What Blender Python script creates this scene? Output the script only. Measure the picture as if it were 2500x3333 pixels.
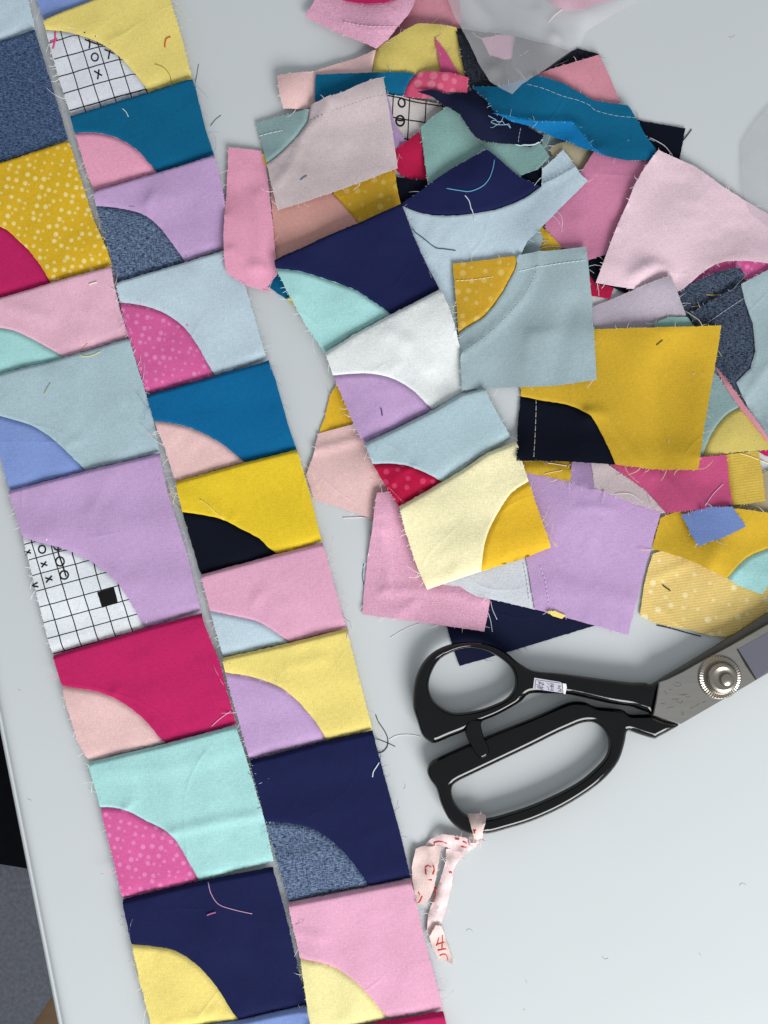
import bpy, math, random
import numpy as np
from mathutils import Vector, Matrix
from mathutils.geometry import delaunay_2d_cdt

for o in list(bpy.data.objects):
    bpy.data.objects.remove(o)
scene = bpy.context.scene
COL = scene.collection

# ------------------------------------------------------------------ camera
PXW, PXH = 2500.0, 3333.0
FRAME_W = 0.300                     # metres of table across the frame
CAM_D = 0.430                       # camera distance
TILT = math.radians(3.0)
S = FRAME_W / PXW
cam_data = bpy.data.cameras.new('camera')
cam_data.sensor_fit = 'HORIZONTAL'
cam_data.sensor_width = 36.0
cam_data.lens = 36.0 * CAM_D / FRAME_W
cam_data.clip_start = 0.01
cam_data.clip_end = 20.0
cam = bpy.data.objects.new('camera', cam_data)
COL.objects.link(cam)
cam.location = (0, -CAM_D * math.sin(TILT), CAM_D * math.cos(TILT))
cam.rotation_euler = (TILT, 0, 0)
scene.camera = cam
CAMP = np.array(cam.location)
CT, ST = math.cos(TILT), math.sin(TILT)

# ------------------------------------------------------------------ light
world = bpy.data.worlds.new('World')
scene.world = world
world.use_nodes = True
bg = world.node_tree.nodes['Background']
bg.inputs[0].default_value = (0.91, 0.96, 1.0, 1)
bg.inputs[1].default_value = 0.43

def area_light(name, loc, target, sx, sy, power, color):
    l = bpy.data.lights.new(name, 'AREA')
    l.shape = 'RECTANGLE'
    l.size, l.size_y = sx, sy
    l.energy = power
    l.color = color
    o = bpy.data.objects.new(name, l)
    COL.objects.link(o)
    o.location = loc
    o.rotation_euler = (Vector(target) - Vector(loc)).to_track_quat('-Z', 'Y').to_euler()
    return o

area_light('window_light', (0.48, -1.02, 0.66), (0.02, -0.02, 0), 0.70, 0.60, 21.0, (1.0, 0.99, 0.98))

vs = scene.view_settings
vs.view_transform = 'Standard'
vs.look = 'None'
vs.exposure = 0.0
vs.gamma = 1.0
vs.use_curve_mapping = False
scene.cycles.max_bounces = 8
scene.cycles.transparent_max_bounces = 12

# ------------------------------------------------------------------ pixel helpers
def px2w(pts, z):
    """source-photo pixels -> table coordinates on the plane at height z"""
    p = np.asarray(pts, float)
    u = (p[:, 0] - PXW / 2) * S
    v = (PXH / 2 - p[:, 1]) * S
    # camera ray (u, v, -CAM_D) turned by TILT about X
    dx = u
    dy = v * CT + CAM_D * ST
    dz = v * ST - CAM_D * CT
    z = np.broadcast_to(np.asarray(z, float), dx.shape)
    t = (z - CAMP[2]) / dz
    return np.stack([CAMP[0] + dx * t, CAMP[1] + dy * t], 1)

CROPS = dict(
    A=(0, 0, .51236), B=(0, 800, .51236), C=(0, 1600, .51236), D=(200, 2400, .51236),
    e1=(700, 0, .42194), e2=(1200, 0, .42194), e3=(1800, 0, .42194), E=(700, 600, .42194),
    G=(1250, 600, .42194), J=(1800, 600, .42194), F=(900, 1150, .42194), H=(1500, 1150, .33152),
    K=(1950, 1200, .33152), I=(1150, 1550, .42194), L=(1800, 1550, .42194), M=(1300, 2000, .48222),
    N=(1250, 2550, .29393), R=(2050, 1950, .27125), T=(1700, 2180, .16878), V=(0, 0, 1.50693),
    Q=(1000, 2250, .24111), U=(850, 1650, .33152), W=(1400, 0, .66305), X=(850, 2000, .40678),
    Z=(0, 0, .24111), S=(0, 0, 1.0))

def P(txt):
    """'A 10,20 30,40 B 5,6' -> list of source pixels (a letter picks the crop the numbers were read in)"""
    out, c = [], CROPS['S']
    for tok in txt.split():
        if tok in CROPS:
            c = CROPS[tok]
        else:
            x, y = tok.split(',')
            out.append((c[0] + float(x) * c[2], c[1] + float(y) * c[2]))
    return out

def catmull(pts, n=8, closed=False):
    p = [np.array(q, float) for q in pts]
    N = len(p)
    if N < 3:
        return [tuple(q) for q in p]
    out = []
    rng = range(N) if closed else range(N - 1)
    for i in rng:
        p1, p2 = p[i], p[(i + 1) % N]
        p0 = p[i - 1] if (closed or i > 0) else 2 * p1 - p2
        p3 = p[(i + 2) % N] if (closed or i + 2 < N) else 2 * p2 - p1
        for k in range(n):
            t = k / n
            out.append(tuple(0.5 * ((2 * p1) + (-p0 + p2) * t + (2 * p0 - 5 * p1 + 4 * p2 - p3) * t * t
                                    + (-p0 + 3 * p1 - 3 * p2 + p3) * t ** 3)))
    if not closed:
        out.append(tuple(p[-1]))
    return out

def resample(p, step, closed=False):
    p = np.asarray(p, float)
    q = np.vstack([p, p[:1]]) if closed else p
    out = []
    for a, b in zip(q[:-1], q[1:]):
        L = np.linalg.norm(b - a)
        n = max(1, int(round(L / step)))
        for k in range(n):
            out.append(a + (b - a) * k / n)
    if not closed:
        out.append(q[-1])
    return np.array(out)

def seg_dist(X, Y, poly):
    """distance of points to an open polyline"""
    poly = np.asarray(poly, float)
    best = np.full(X.shape, 1e9)
    for (ax, ay), (bx, by) in zip(poly[:-1], poly[1:]):
        vx, vy = bx - ax, by - ay
        L2 = vx * vx + vy * vy + 1e-18
        t = np.clip(((X - ax) * vx + (Y - ay) * vy) / L2, 0, 1)
        best = np.minimum(best, np.hypot(X - ax - t * vx, Y - ay - t * vy))
    return best

def inside(X, Y, poly):
    poly = np.asarray(poly, float)
    c = np.zeros(X.shape, bool)
    x0, y0 = poly[-1]
    for x1, y1 in poly:
        if y0 != y1:
            cond = ((y1 > Y) != (y0 > Y)) & (X < (x0 - x1) * (Y - y1) / (y0 - y1) + x1)
            c ^= cond
        x0, y0 = x1, y1
    return c

# ------------------------------------------------------------------ height map of everything laid down so far
GR = 0.001
GX0, GY0, GNX, GNY = -0.23, -0.27, 480, 560
HMAP = np.zeros((GNY, GNX))
gxs = GX0 + np.arange(GNX) * GR
gys = GY0 + np.arange(GNY) * GR
GXX, GYY = np.meshgrid(gxs, gys)

def bil(grid, X, Y):
    fx = np.clip((X - GX0) / GR, 0, GNX - 1.001)
    fy = np.clip((Y - GY0) / GR, 0, GNY - 1.001)
    i, j = fx.astype(int), fy.astype(int)
    a, b = fx - i, fy - j
    return ((grid[j, i] * (1 - a) + grid[j, i + 1] * a) * (1 - b)
            + (grid[j + 1, i] * (1 - a) + grid[j + 1, i + 1] * a) * b)

def maxfilt(g, r):
    for ax in (0, 1):
        h = g.copy()
        for k in range(1, r + 1):
            h = np.maximum(h, np.maximum(np.roll(g, k, ax), np.roll(g, -k, ax)))
        g = h
    return g

def gauss(g, s):
    r = int(3 * s) + 1
    k = np.exp(-0.5 * (np.arange(-r, r + 1) / s) ** 2)
    k /= k.sum()
    for ax in (0, 1):
        h = np.zeros_like(g)
        for i, w in zip(range(-r, r + 1), k):
            h += w * np.roll(g, i, ax)
        g = h
    return g

def envelope(mask, rad=3, sig=4.0):
    Hm = np.where(mask, HMAP, 0.0)
    m = mask.astype(float)
    e = maxfilt(Hm, rad)
    mm = maxfilt(m, rad)
    e = gauss(e * mm, sig) / np.maximum(gauss(mm, sig), 1e-4)
    e = np.where(mask, np.maximum(e, HMAP), e)
    e2 = gauss(np.where(mm > 0, e, 0), 1.5) / np.maximum(gauss(mm, 1.5), 1e-4)
    e2 = np.where(mask, np.maximum(e2, HMAP), e2)
    return e2

# ------------------------------------------------------------------ materials
def lin(hexs):
    h = hexs.lstrip('#')
    out = []
    for i in (0, 2, 4):
        c = int(h[i:i + 2], 16) / 255
        out.append(c / 12.92 if c <= 0.04045 else ((c + 0.055) / 1.055) ** 2.4)
    return out

class NT:
    def __init__(self, name):
        self.m = bpy.data.materials.new(name)
        self.m.use_nodes = True
        self.t = self.m.node_tree
        self.t.nodes.clear()
        self.out = self.t.nodes.new('ShaderNodeOutputMaterial')
    def n(self, typ, ins=None, **kw):
        nd = self.t.nodes.new('ShaderNode' + typ)
        for k, v in kw.items():
            setattr(nd, k, v)
        for k, v in (ins or {}).items():
            if isinstance(v, bpy.types.NodeSocket):
                self.t.links.new(v, nd.inputs[k])
            else:
                nd.inputs[k].default_value = v
        return nd
    def math(self, op, a, b=0.0, c=0.0, clamp=False):
        nd = self.n('Math', {0: a, 1: b, 2: c}, operation=op)
        nd.use_clamp = clamp
        return nd.outputs[0]
    def mix(self, fac, a, b, blend='MIX'):
        nd = self.t.nodes.new('ShaderNodeMix')
        nd.data_type = 'RGBA'
        nd.blend_type = blend
        nd.clamp_result = False
        for i, v in ((0, fac), (6, a), (7, b)):
            if isinstance(v, bpy.types.NodeSocket):
                self.t.links.new(v, nd.inputs[i])
            else:
                nd.inputs[i].default_value = v if i == 0 else tuple(v)[:3] + (1,)
        return nd.outputs[2]
    def ramp(self, v, lo, hi):
        return self.n('MapRange', {0: v, 1: lo, 2: hi, 3: 0.0, 4: 1.0}, clamp=True).outputs[0]

MATS = {}

def fabric(name, hexc, kind='plain', dot='#ffffff', dotscale=230, dotsize=1.0, grid=None, weave=1.0, ang=14.0, light='#93a4bd', dark=None):
    if name in MATS:
        return MATS[name]
    N = NT('fabric_' + name)
    base = lin(hexc)
    uv = N.n('UVMap').outputs[0]
    rot = N.n('Mapping', {'Vector': uv, 'Rotation': (0, 0, math.radians(ang))}).outputs[0]
    wx = N.n('Mapping', {'Vector': rot, 'Scale': (2500, 420, 1)}).outputs[0]
    wy = N.n('Mapping', {'Vector': rot, 'Scale': (420, 2500, 1)}).outputs[0]
    n1 = N.n('TexNoise', {'Vector': wx, 'Scale': 1.0, 'Detail': 1.0}).outputs[0]
    n2 = N.n('TexNoise', {'Vector': wy, 'Scale': 1.0, 'Detail': 1.0}).outputs[0]
    thr = N.math('ADD', n1, n2)                               # about 1.0
    big = N.n('TexNoise', {'Vector': uv, 'Scale': 38.0, 'Detail': 3.0}).outputs[0]
    mid = N.n('TexNoise', {'Vector': uv, 'Scale': 170.0, 'Detail': 3.0}).outputs[0]
    col = tuple(base) + (1,)
    if kind == 'denim':
        dk = lin(dark) if dark else [c * 0.35 for c in base]
        tw = N.n('Mapping', {'Vector': uv, 'Rotation': (0, 0, math.radians(ang + 28)), 'Scale': (800, 2100, 1)}).outputs[0]
        tn = N.n('TexNoise', {'Vector': tw, 'Scale': 1.0, 'Detail': 2.0}).outputs[0]
        tt = N.math('ADD', N.math('MULTIPLY', tn, 1.2), N.math('MULTIPLY', thr, 0.6))
        f = N.ramp(tt, 0.95, 1.48)
        col = N.mix(f, dk, lin(light))
        col = N.mix(0.25, col, base)
    if kind == 'stripe':
        sp = N.n('SeparateXYZ', {0: rot}).outputs[1]
        s = N.math('SINE', N.math('MULTIPLY', sp, 2 * math.pi / 0.00105))
        col = N.mix(N.math('MULTIPLY_ADD', s, 0.22, 0.22), base, [c * 0.62 for c in base])
    if kind in ('dots', 'stripe') and dot:
        vo = N.n('TexVoronoi', {'Vector': rot, 'Scale': dotscale, 'Randomness': 0.6}, feature='F1', voronoi_dimensions='2D')
        rnd = N.n('SeparateColor', {0: vo.outputs['Color']}).outputs[0]
        r = N.math('MULTIPLY_ADD', rnd, 0.16 * dotsize, 0.17 * dotsize)
        d = N.math('SUBTRACT', r, vo.outputs['Distance'])
        f = N.ramp(d, -0.05, 0.06)
        vis = N.math('MULTIPLY', f, N.math('MULTIPLY_ADD', rnd, 0.3, 0.6))
        col = N.mix(vis, col, lin(dot))
    if kind == 'grid':
        (ax, ay, ac), (bx, by, bc), lw = grid
        sx = N.n('SeparateXYZ', {0: uv})
        u = N.math('ADD', N.math('ADD', N.math('MULTIPLY', sx.outputs[0], ax), N.math('MULTIPLY', sx.outputs[1], ay)), ac)
        v = N.math('ADD', N.math('ADD', N.math('MULTIPLY', sx.outputs[0], bx), N.math('MULTIPLY', sx.outputs[1], by)), bc)
        wob = N.math('MULTIPLY_ADD', mid, 0.06, -0.03)
        fu = N.math('ABSOLUTE', N.math('SUBTRACT', N.math('FRACT', N.math('ADD', u, wob)), 0.5))
        fv = N.math('ABSOLUTE', N.math('SUBTRACT', N.math('FRACT', N.math('ADD', v, wob)), 0.5))
        m = N.math('MAXIMUM', fu, fv)
        f = N.ramp(m, 0.5 - lw, 0.5 - lw * 0.6)
        col = N.mix(f, base, lin('#15161f'))
    if not isinstance(col, bpy.types.NodeSocket):
        col = N.mix(0.0, base, base)
    # thread-to-thread and patchy value variation
    val = N.math('ADD', N.math('MULTIPLY_ADD', thr, 0.27 * weave, 1.0 - 0.27 * weave),
                 N.math('ADD', N.math('MULTIPLY_ADD', big, 0.12, -0.06), N.math('MULTIPLY_ADD', mid, 0.05, -0.025)))
    vv = N.n('CombineColor', {0: val, 1: val, 2: val}).outputs[0]
    col = N.mix(1.0, col, vv, 'MULTIPLY')
    # pressed-in creases: thin bent lines that come and go
    cz = N.n('TexNoise', {'Vector': N.n('VectorMath', {0: uv, 1: (ang * .013 + len(MATS) * .071, len(MATS) * .117, 0)}, operation='ADD').outputs[0], 'Scale': 17.0, 'Detail': 0.0, 'Distortion': 0.0}).outputs[0]
    cm = N.n('TexNoise', {'Vector': uv, 'Scale': 33.0, 'Detail': 1.0}).outputs[0]
    ln_ = N.math('SUBTRACT', 1.0, N.ramp(N.math('ABSOLUTE', N.math('SUBTRACT', cz, 0.5)), 0.0, 0.016))
    cre = N.math('MULTIPLY', N.math('MULTIPLY', ln_, ln_), N.ramp(cm, 0.47, 0.62))
    hgt = N.math('ADD', N.math('ADD', N.math('MULTIPLY', thr, 0.00012 * weave), N.math('MULTIPLY', mid, 0.00009)), N.math('MULTIPLY', cre, 0.00020))
    bump = N.n('Bump', {'Height': hgt, 'Strength': 0.6, 'Distance': 1.0}).outputs[0]
    b = N.n('BsdfPrincipled', {'Base Color': col, 'Roughness': 0.85, 'Specular IOR Level': 0.10, 'Normal': bump})
    N.t.links.new(b.outputs[0], N.out.inputs[0])
    N.m.diffuse_color = tuple(base) + (1,)
    N.m['thread'] = hexc
    MATS[name] = N.m
    return N.m

def plain(name, hexc, rough=0.8, metal=0.0, spec=0.3, coat=0.0, noise=0.0, nscale=300, stretch=None):
    if name in MATS:
        return MATS[name]
    N = NT(name)
    c = lin(hexc)
    col = N.mix(0.0, c, c)
    if noise:
        tc = N.n('TexCoord').outputs['Object']
        if stretch:
            tc = N.n('Mapping', {'Vector': tc, 'Rotation': (0, 0, stretch[2]), 'Scale': (stretch[0], stretch[1], 1)}).outputs[0]
        nz = N.n('TexNoise', {'Vector': tc, 'Scale': nscale, 'Detail': 4.0}).outputs[0]
        v = N.math('MULTIPLY_ADD', nz, 2 * noise, 1 - noise)
        col = N.mix(1.0, col, N.n('CombineColor', {0: v, 1: v, 2: v}).outputs[0], 'MULTIPLY')
    b = N.n('BsdfPrincipled', {'Base Color': col, 'Roughness': rough, 'Metallic': metal,
                               'Specular IOR Level': spec, 'Coat Weight': coat, 'Coat Roughness': 0.05})
    N.t.links.new(b.outputs[0], N.out.inputs[0])
    MATS[name] = N.m
    return N.m

def thread_mat(hexc):
    return plain('thread_' + hexc.strip('#'), hexc, 0.75, spec=0.2)

def shade(hexc, f):
    """thread ends are the same yarn, a bit paler where it has opened up"""
    h = hexc.lstrip('#')
    return '#' + ''.join('%02x' % int(int(h[i:i + 2], 16) * (1 - f) + 255 * f) for i in (0, 2, 4))

# ------------------------------------------------------------------ mesh helpers
def add_mesh(name, verts, faces, mat, parent=None, origin=(0, 0, 0), smooth=True, uv=False, sharp=None, mat_idx=None):
    me = bpy.data.meshes.new(name)
    v = np.asarray(verts, float)
    w = v - np.asarray(origin, float)
    me.from_pydata(w.tolist(), [], [list(f) for f in faces])
    mats = mat if isinstance(mat, (list, tuple)) else [mat]
    for m in mats:
        me.materials.append(m)
    if mat_idx is not None:
        me.polygons.foreach_set('material_index', mat_idx)
    if smooth:
        me.polygons.foreach_set('use_smooth', [True] * len(me.polygons))
        if sharp:
            me.set_sharp_from_angle(angle=math.radians(sharp))
    if uv:
        ul = me.uv_layers.new(name='UVMap')
        li = np.zeros(len(me.loops), int)
        me.loops.foreach_get('vertex_index', li)
        ul.data.foreach_set('uv', v[li][:, :2].ravel())
    me.update()
    o = bpy.data.objects.new(name, me)
    COL.objects.link(o)
    if parent is None:
        o.location = origin
    else:
        o.parent = parent
    return o

def tag(o, label=None, cat=None, group=None, kind=None):
    if label: o['label'] = label
    if cat: o['category'] = cat
    if group: o['group'] = group
    if kind: o['kind'] = kind
    return o

def empty(name, loc):
    o = bpy.data.objects.new(name, None)
    o.empty_display_size = 0.01
    COL.objects.link(o)
    o.location = loc
    return o

class Tubes:
    def __init__(self): self.v, self.f = [], []
    def add(self, path, r, sides=4, flat=1.0, taper=False):
        p = np.asarray(path, float)
        n = len(p)
        if n < 2: return
        t = np.gradient(p, axis=0)
        t /= np.linalg.norm(t, axis=1)[:, None] + 1e-12
        up = np.array([0, 0, 1.0])
        b0 = len(self.v)
        for i in range(n):
            a = np.cross(t[i], up)
            la = np.linalg.norm(a)
            a = a / la if la > 1e-6 else np.array([1.0, 0, 0])
            c = np.cross(a, t[i])
            rr = r * (1 - 0.5 * i / (n - 1)) if taper else r
            for k in range(sides):
                th = 2 * math.pi * (k + 0.5) / sides
                self.v.append(p[i] + rr * (math.cos(th) * a + flat * math.sin(th) * c))
        for i in range(n - 1):
            for k in range(sides):
                k2 = (k + 1) % sides
                self.f.append((b0 + i * sides + k, b0 + i * sides + k2, b0 + (i + 1) * sides + k2, b0 + (i + 1) * sides + k))
        self.f.append(tuple(b0 + k for k in reversed(range(sides))))
        self.f.append(tuple(b0 + (n - 1) * sides + k for k in range(sides)))
    def build(self, name, mat, parent=None, origin=(0, 0, 0)):
        if not self.v: return None
        return add_mesh(name, self.v, self.f, mat, parent, origin)

TH = 0.00035      # cloth thickness

def seam_a(d):
    # the upper panel swells beside the seam and rolls down into it
    return 0.00004 * np.exp(-(d / 0.0020) ** 2) - 0.0004 * np.exp(-(d / 0.00038) ** 2)

def seam_b(d):
    # the lower panel dives under the seam
    return 0.0010 * np.exp(-(d / 0.0008) ** 2)

class Cloth:
    """one lifted sheet: D(x,y) is its own relief above whatever it lies on"""
    def __init__(self, seed, amp=0.5, wl=(22, 55)):
        r = random.Random(seed)
        self.w = []
        for _ in range(4):
            a = r.uniform(0, math.pi)
            k = 2 * math.pi / (r.uniform(*wl) * 1e-3)
            self.w.append((k * math.cos(a), k * math.sin(a), r.uniform(0, 6.28), r.uniform(.5, 1)))
        self.amp = amp * 1e-3
        self.f = []
        for _ in range(7):
            a = r.uniform(0, math.pi)
            k = 2 * math.pi / (r.uniform(6, 15) * 1e-3)
            self.f.append((k * math.cos(a), k * math.sin(a), r.uniform(0, 6.28), r.uniform(.4, 1)))
        self.famp = min(0.00016, 0.00010 + amp * 0.00005)
        self.ridges, self.lifts, self.rolls = [], [], []
        self.base = 0.0005
    def D(self, X, Y):
        z = np.zeros_like(X)
        tot = 0
        for kx, ky, ph, a in self.w:
            z = z + a * (1 + np.sin(kx * X + ky * Y + ph)) * 0.5
            tot += a
        z = self.amp * z / tot * 1.6 + self.base
        # patches of fine crumple, strong in some places and pressed flat in others
        c = np.zeros_like(X)
        for kx, ky, ph, a in self.f:
            c = c + a * np.sin(kx * X + ky * Y + ph + 1.5 * np.sin(ky * 0.37 * X - kx * 0.41 * Y))
        kx, ky, ph, a = self.w[0]
        z = z + self.famp * (c * 0.35 + 1) * (0.55 + 0.45 * np.sin(0.8 * (ky * X - kx * Y) + ph))
        for pl, a, w in self.ridges:
            d = seg_dist(X, Y, pl)
            z = z + a * np.exp(-(d / w) ** 2)
        for cx, cy, a, rad in self.lifts:
            z = z + a * np.exp(-((X - cx) ** 2 + (Y - cy) ** 2) / rad ** 2)
        for top, bot, h, wdt in self.rolls:
            dt = seg_dist(X, Y, top)
            db = seg_dist(X, Y, bot)
            c = np.clip(dt / wdt, 0, 1)
            t = dt / (dt + db + 1e-9)
            fold = np.sqrt(np.clip(1 - (1 - c) ** 2, 0, 1))
            cb = np.clip(db / 0.0050, 0, 1)
            dive = np.sqrt(np.clip(1 - (1 - cb) ** 2, 0, 1))
            z = z + h * fold * (1 - 0.62 * t) * dive - 0.0006 * np.clip(1 - db / 0.0022, 0, 1) ** 2
        return z

def fray(rng, outline, zf, hexc, parent, origin, dens, skip=None, maxlen=1.5):
    """loose yarn ends along the raw edges"""
    T = Tubes()
    n = len(outline)
    per = 0
    cx, cy = outline.mean(0)
    area = 0.5 * np.sum(outline[:, 0] * np.roll(outline[:, 1], -1) - np.roll(outline[:, 0], -1) * outline[:, 1])
    sgn = 1 if area > 0 else -1
    near = np.zeros(n, bool)
    for l in (skip or []):
        near |= seg_dist(outline[:, 0], outline[:, 1], l) < 0.0022
    jobs = []
    for i in range(n):
        if near[i]: continue
        L = np.linalg.norm(outline[(i + 1) % n] - outline[i])
        e = dens * L * 1000
        jobs += [i] * (int(e) + (rng.random() < e - int(e)))
    for i in jobs:
        a, b = outline[i], outline[(i + 1) % n]
        L = np.linalg.norm(b - a)
        t = (b - a) / (L + 1e-12)
        nr = np.array([t[1], -t[0]]) * sgn
        ln = (rng.uniform(.4, 1.0) if rng.random() < .85 else rng.uniform(1.2, 3.6) * maxlen / 1.5) * 1e-3
        ang = rng.gauss(0, .75)
        d = nr * math.cos(ang) + t * math.sin(ang)
        bend = rng.gauss(0, .5)
        p0 = a + (b - a) * rng.random() - nr * 0.0003
        z0 = float(zf(np.array([p0[0]]), np.array([p0[1]]))[0]) - TH * .4
        long_ = rng.random() < 0.035
        if long_:
            ln = rng.uniform(3.0, 7.0) * 1e-3
            bend = rng.gauss(0, .9)
        path = []
        for s in np.linspace(0, 1, 9 if long_ else 4):
            q = p0 + d * ln * s + t * bend * ln * s * s
            path.append((q[0], q[1], z0 + rng.uniform(-.05, .25) * ln * s))
        T.add(path, 0.00014, 3, taper=True)
    if T.v:
        o = T.build('frayed_threads', thread_mat(shade(hexc, .6)), parent, origin)
        tag(o, kind='stuff')
        return o

def sheet(name, mat, outline, zf, parent, origin, extra=None, step=0.0012, grid=0.0018, jag=0.00006, seed=0, th=TH):
    """triangulated cloth panel with real thickness"""
    rng = np.random.default_rng(seed)
    ol = resample(outline, step, True)
    ol = ol + rng.normal(0, jag, ol.shape)
    x0, y0 = ol.min(0)
    x1, y1 = ol.max(0)
    gx = np.arange(x0, x1, grid)
    gy = np.arange(y0, y1, grid * .87)
    X, Y = np.meshgrid(gx, gy)
    X = X + (np.arange(len(gy)) % 2)[:, None] * grid * .5
    pts = np.stack([X.ravel(), Y.ravel()], 1) + rng.normal(0, grid * .06, (X.size, 2))
    if extra is not None and len(extra):
        ex = np.asarray(extra)
        # drop lattice points that crowd the extra rows
        keep = np.ones(len(pts), bool)
        for i in range(0, len(pts), 400):
            d = np.hypot(pts[i:i + 400, None, 0] - ex[None, :, 0], pts[i:i + 400, None, 1] - ex[None, :, 1]).min(1)
            keep[i:i + 400] = d > grid * .45
        pts = np.vstack([pts[keep], ex])
    ins = inside(pts[:, 0], pts[:, 1], ol)
    cl = np.vstack([ol, ol[:1]])
    dd = seg_dist(pts[:, 0], pts[:, 1], cl)
    pts = pts[ins & (dd > 0.00035)]
    n = len(ol)
    allp = [Vector((float(a), float(b))) for a, b in np.vstack([ol, pts])]
    res = delaunay_2d_cdt(allp, [], [list(range(n))], 1, 1e-7)
    V2 = np.array([(v.x, v.y) for v in res[0]])
    F = [tuple(f) for f in res[2]]
    z = zf(V2[:, 0], V2[:, 1])
    nv = len(V2)
    top = np.column_stack([V2, z])
    bot = np.column_stack([V2, z - th])
    # boundary edges
    cnt = {}
    for f in F:
        for a, b in zip(f, f[1:] + f[:1]):
            cnt[(a, b)] = 1
    up = []
    for f in F:
        a, b, c = V2[f[0]], V2[f[1]], V2[f[2]]
        up.append((b[0] - a[0]) * (c[1] - a[1]) - (b[1] - a[1]) * (c[0] - a[0]) > 0)
    FT = [f if u else tuple(reversed(f)) for f, u in zip(F, up)]
    es = set()
    for f in FT:
        for a, b in zip(f, f[1:] + f[:1]):
            es.add((a, b))
    rim = [(a, b) for a, b in es if (b, a) not in es]
    faces = FT + [tuple(v + nv for v in reversed(f)) for f in FT] + [(b, a, a + nv, b + nv) for a, b in rim]
    o = add_mesh(name, np.vstack([top, bot]), faces, mat, parent, origin, uv=True, sharp=50)
    return o, ol

def offset_rows(line, inward_pt, dists, step=0.0016):
    p = resample(line, step)
    t = np.gradient(p, axis=0)
    t /= np.linalg.norm(t, axis=1)[:, None] + 1e-12
    nrm = np.stack([-t[:, 1], t[:, 0]], 1)
    mid = p[len(p) // 2]
    if np.dot(nrm[len(p) // 2], np.asarray(inward_pt) - mid) < 0:
        nrm = -nrm
    return np.vstack([p + nrm * d for d in dists])

STITCH_Q = []

class Part:
    pass

def dashes(path_w, zf, hexc, parent, origin, dash=1.5, gap=.45, r=0.00016, name='stitching', lift=0.00006):
    p = resample(path_w, 0.00025)
    T = Tubes()
    per = int((dash + gap) / .25)
    dn = int(dash / .25)
    for i in range(0, len(p) - 2, per):
        q = p[i:i + dn + 1:2]
        if len(q) < 2: continue
        z = zf(q[:, 0], q[:, 1])
        arch = np.sin(np.linspace(0, math.pi, len(q))) * r * 1.2
        T.add(np.column_stack([q, z + arch + lift - r * .5]), r, 4)
    o = T.build(name, thread_mat(hexc), parent, origin)
    return o

def strokes(paths_px, zf, hexc, parent, origin, r=0.0003, name='printed_mark', zlook=0.002, kind='stuff'):
    if r == 'fill':
        for pp in paths_px:
            o, _ = sheet(name, thread_mat(hexc), px2w(pp, zlook), lambda X, Y: zf(X, Y) + 0.00012, parent, origin, th=0.0001)
        return o
    T = Tubes()
    for pp in paths_px:
        w = px2w(catmull(pp, 5), zlook)
        w = resample(w, 0.0006)
        z = zf(w[:, 0], w[:, 1])
        T.add(np.column_stack([w, z + 0.00004]), r, 6, flat=0.25)
    o = T.build(name, thread_mat(hexc), parent, origin)
    if o is not None and kind:
        tag(o, kind=kind)
    return o

seedc = [11]

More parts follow.
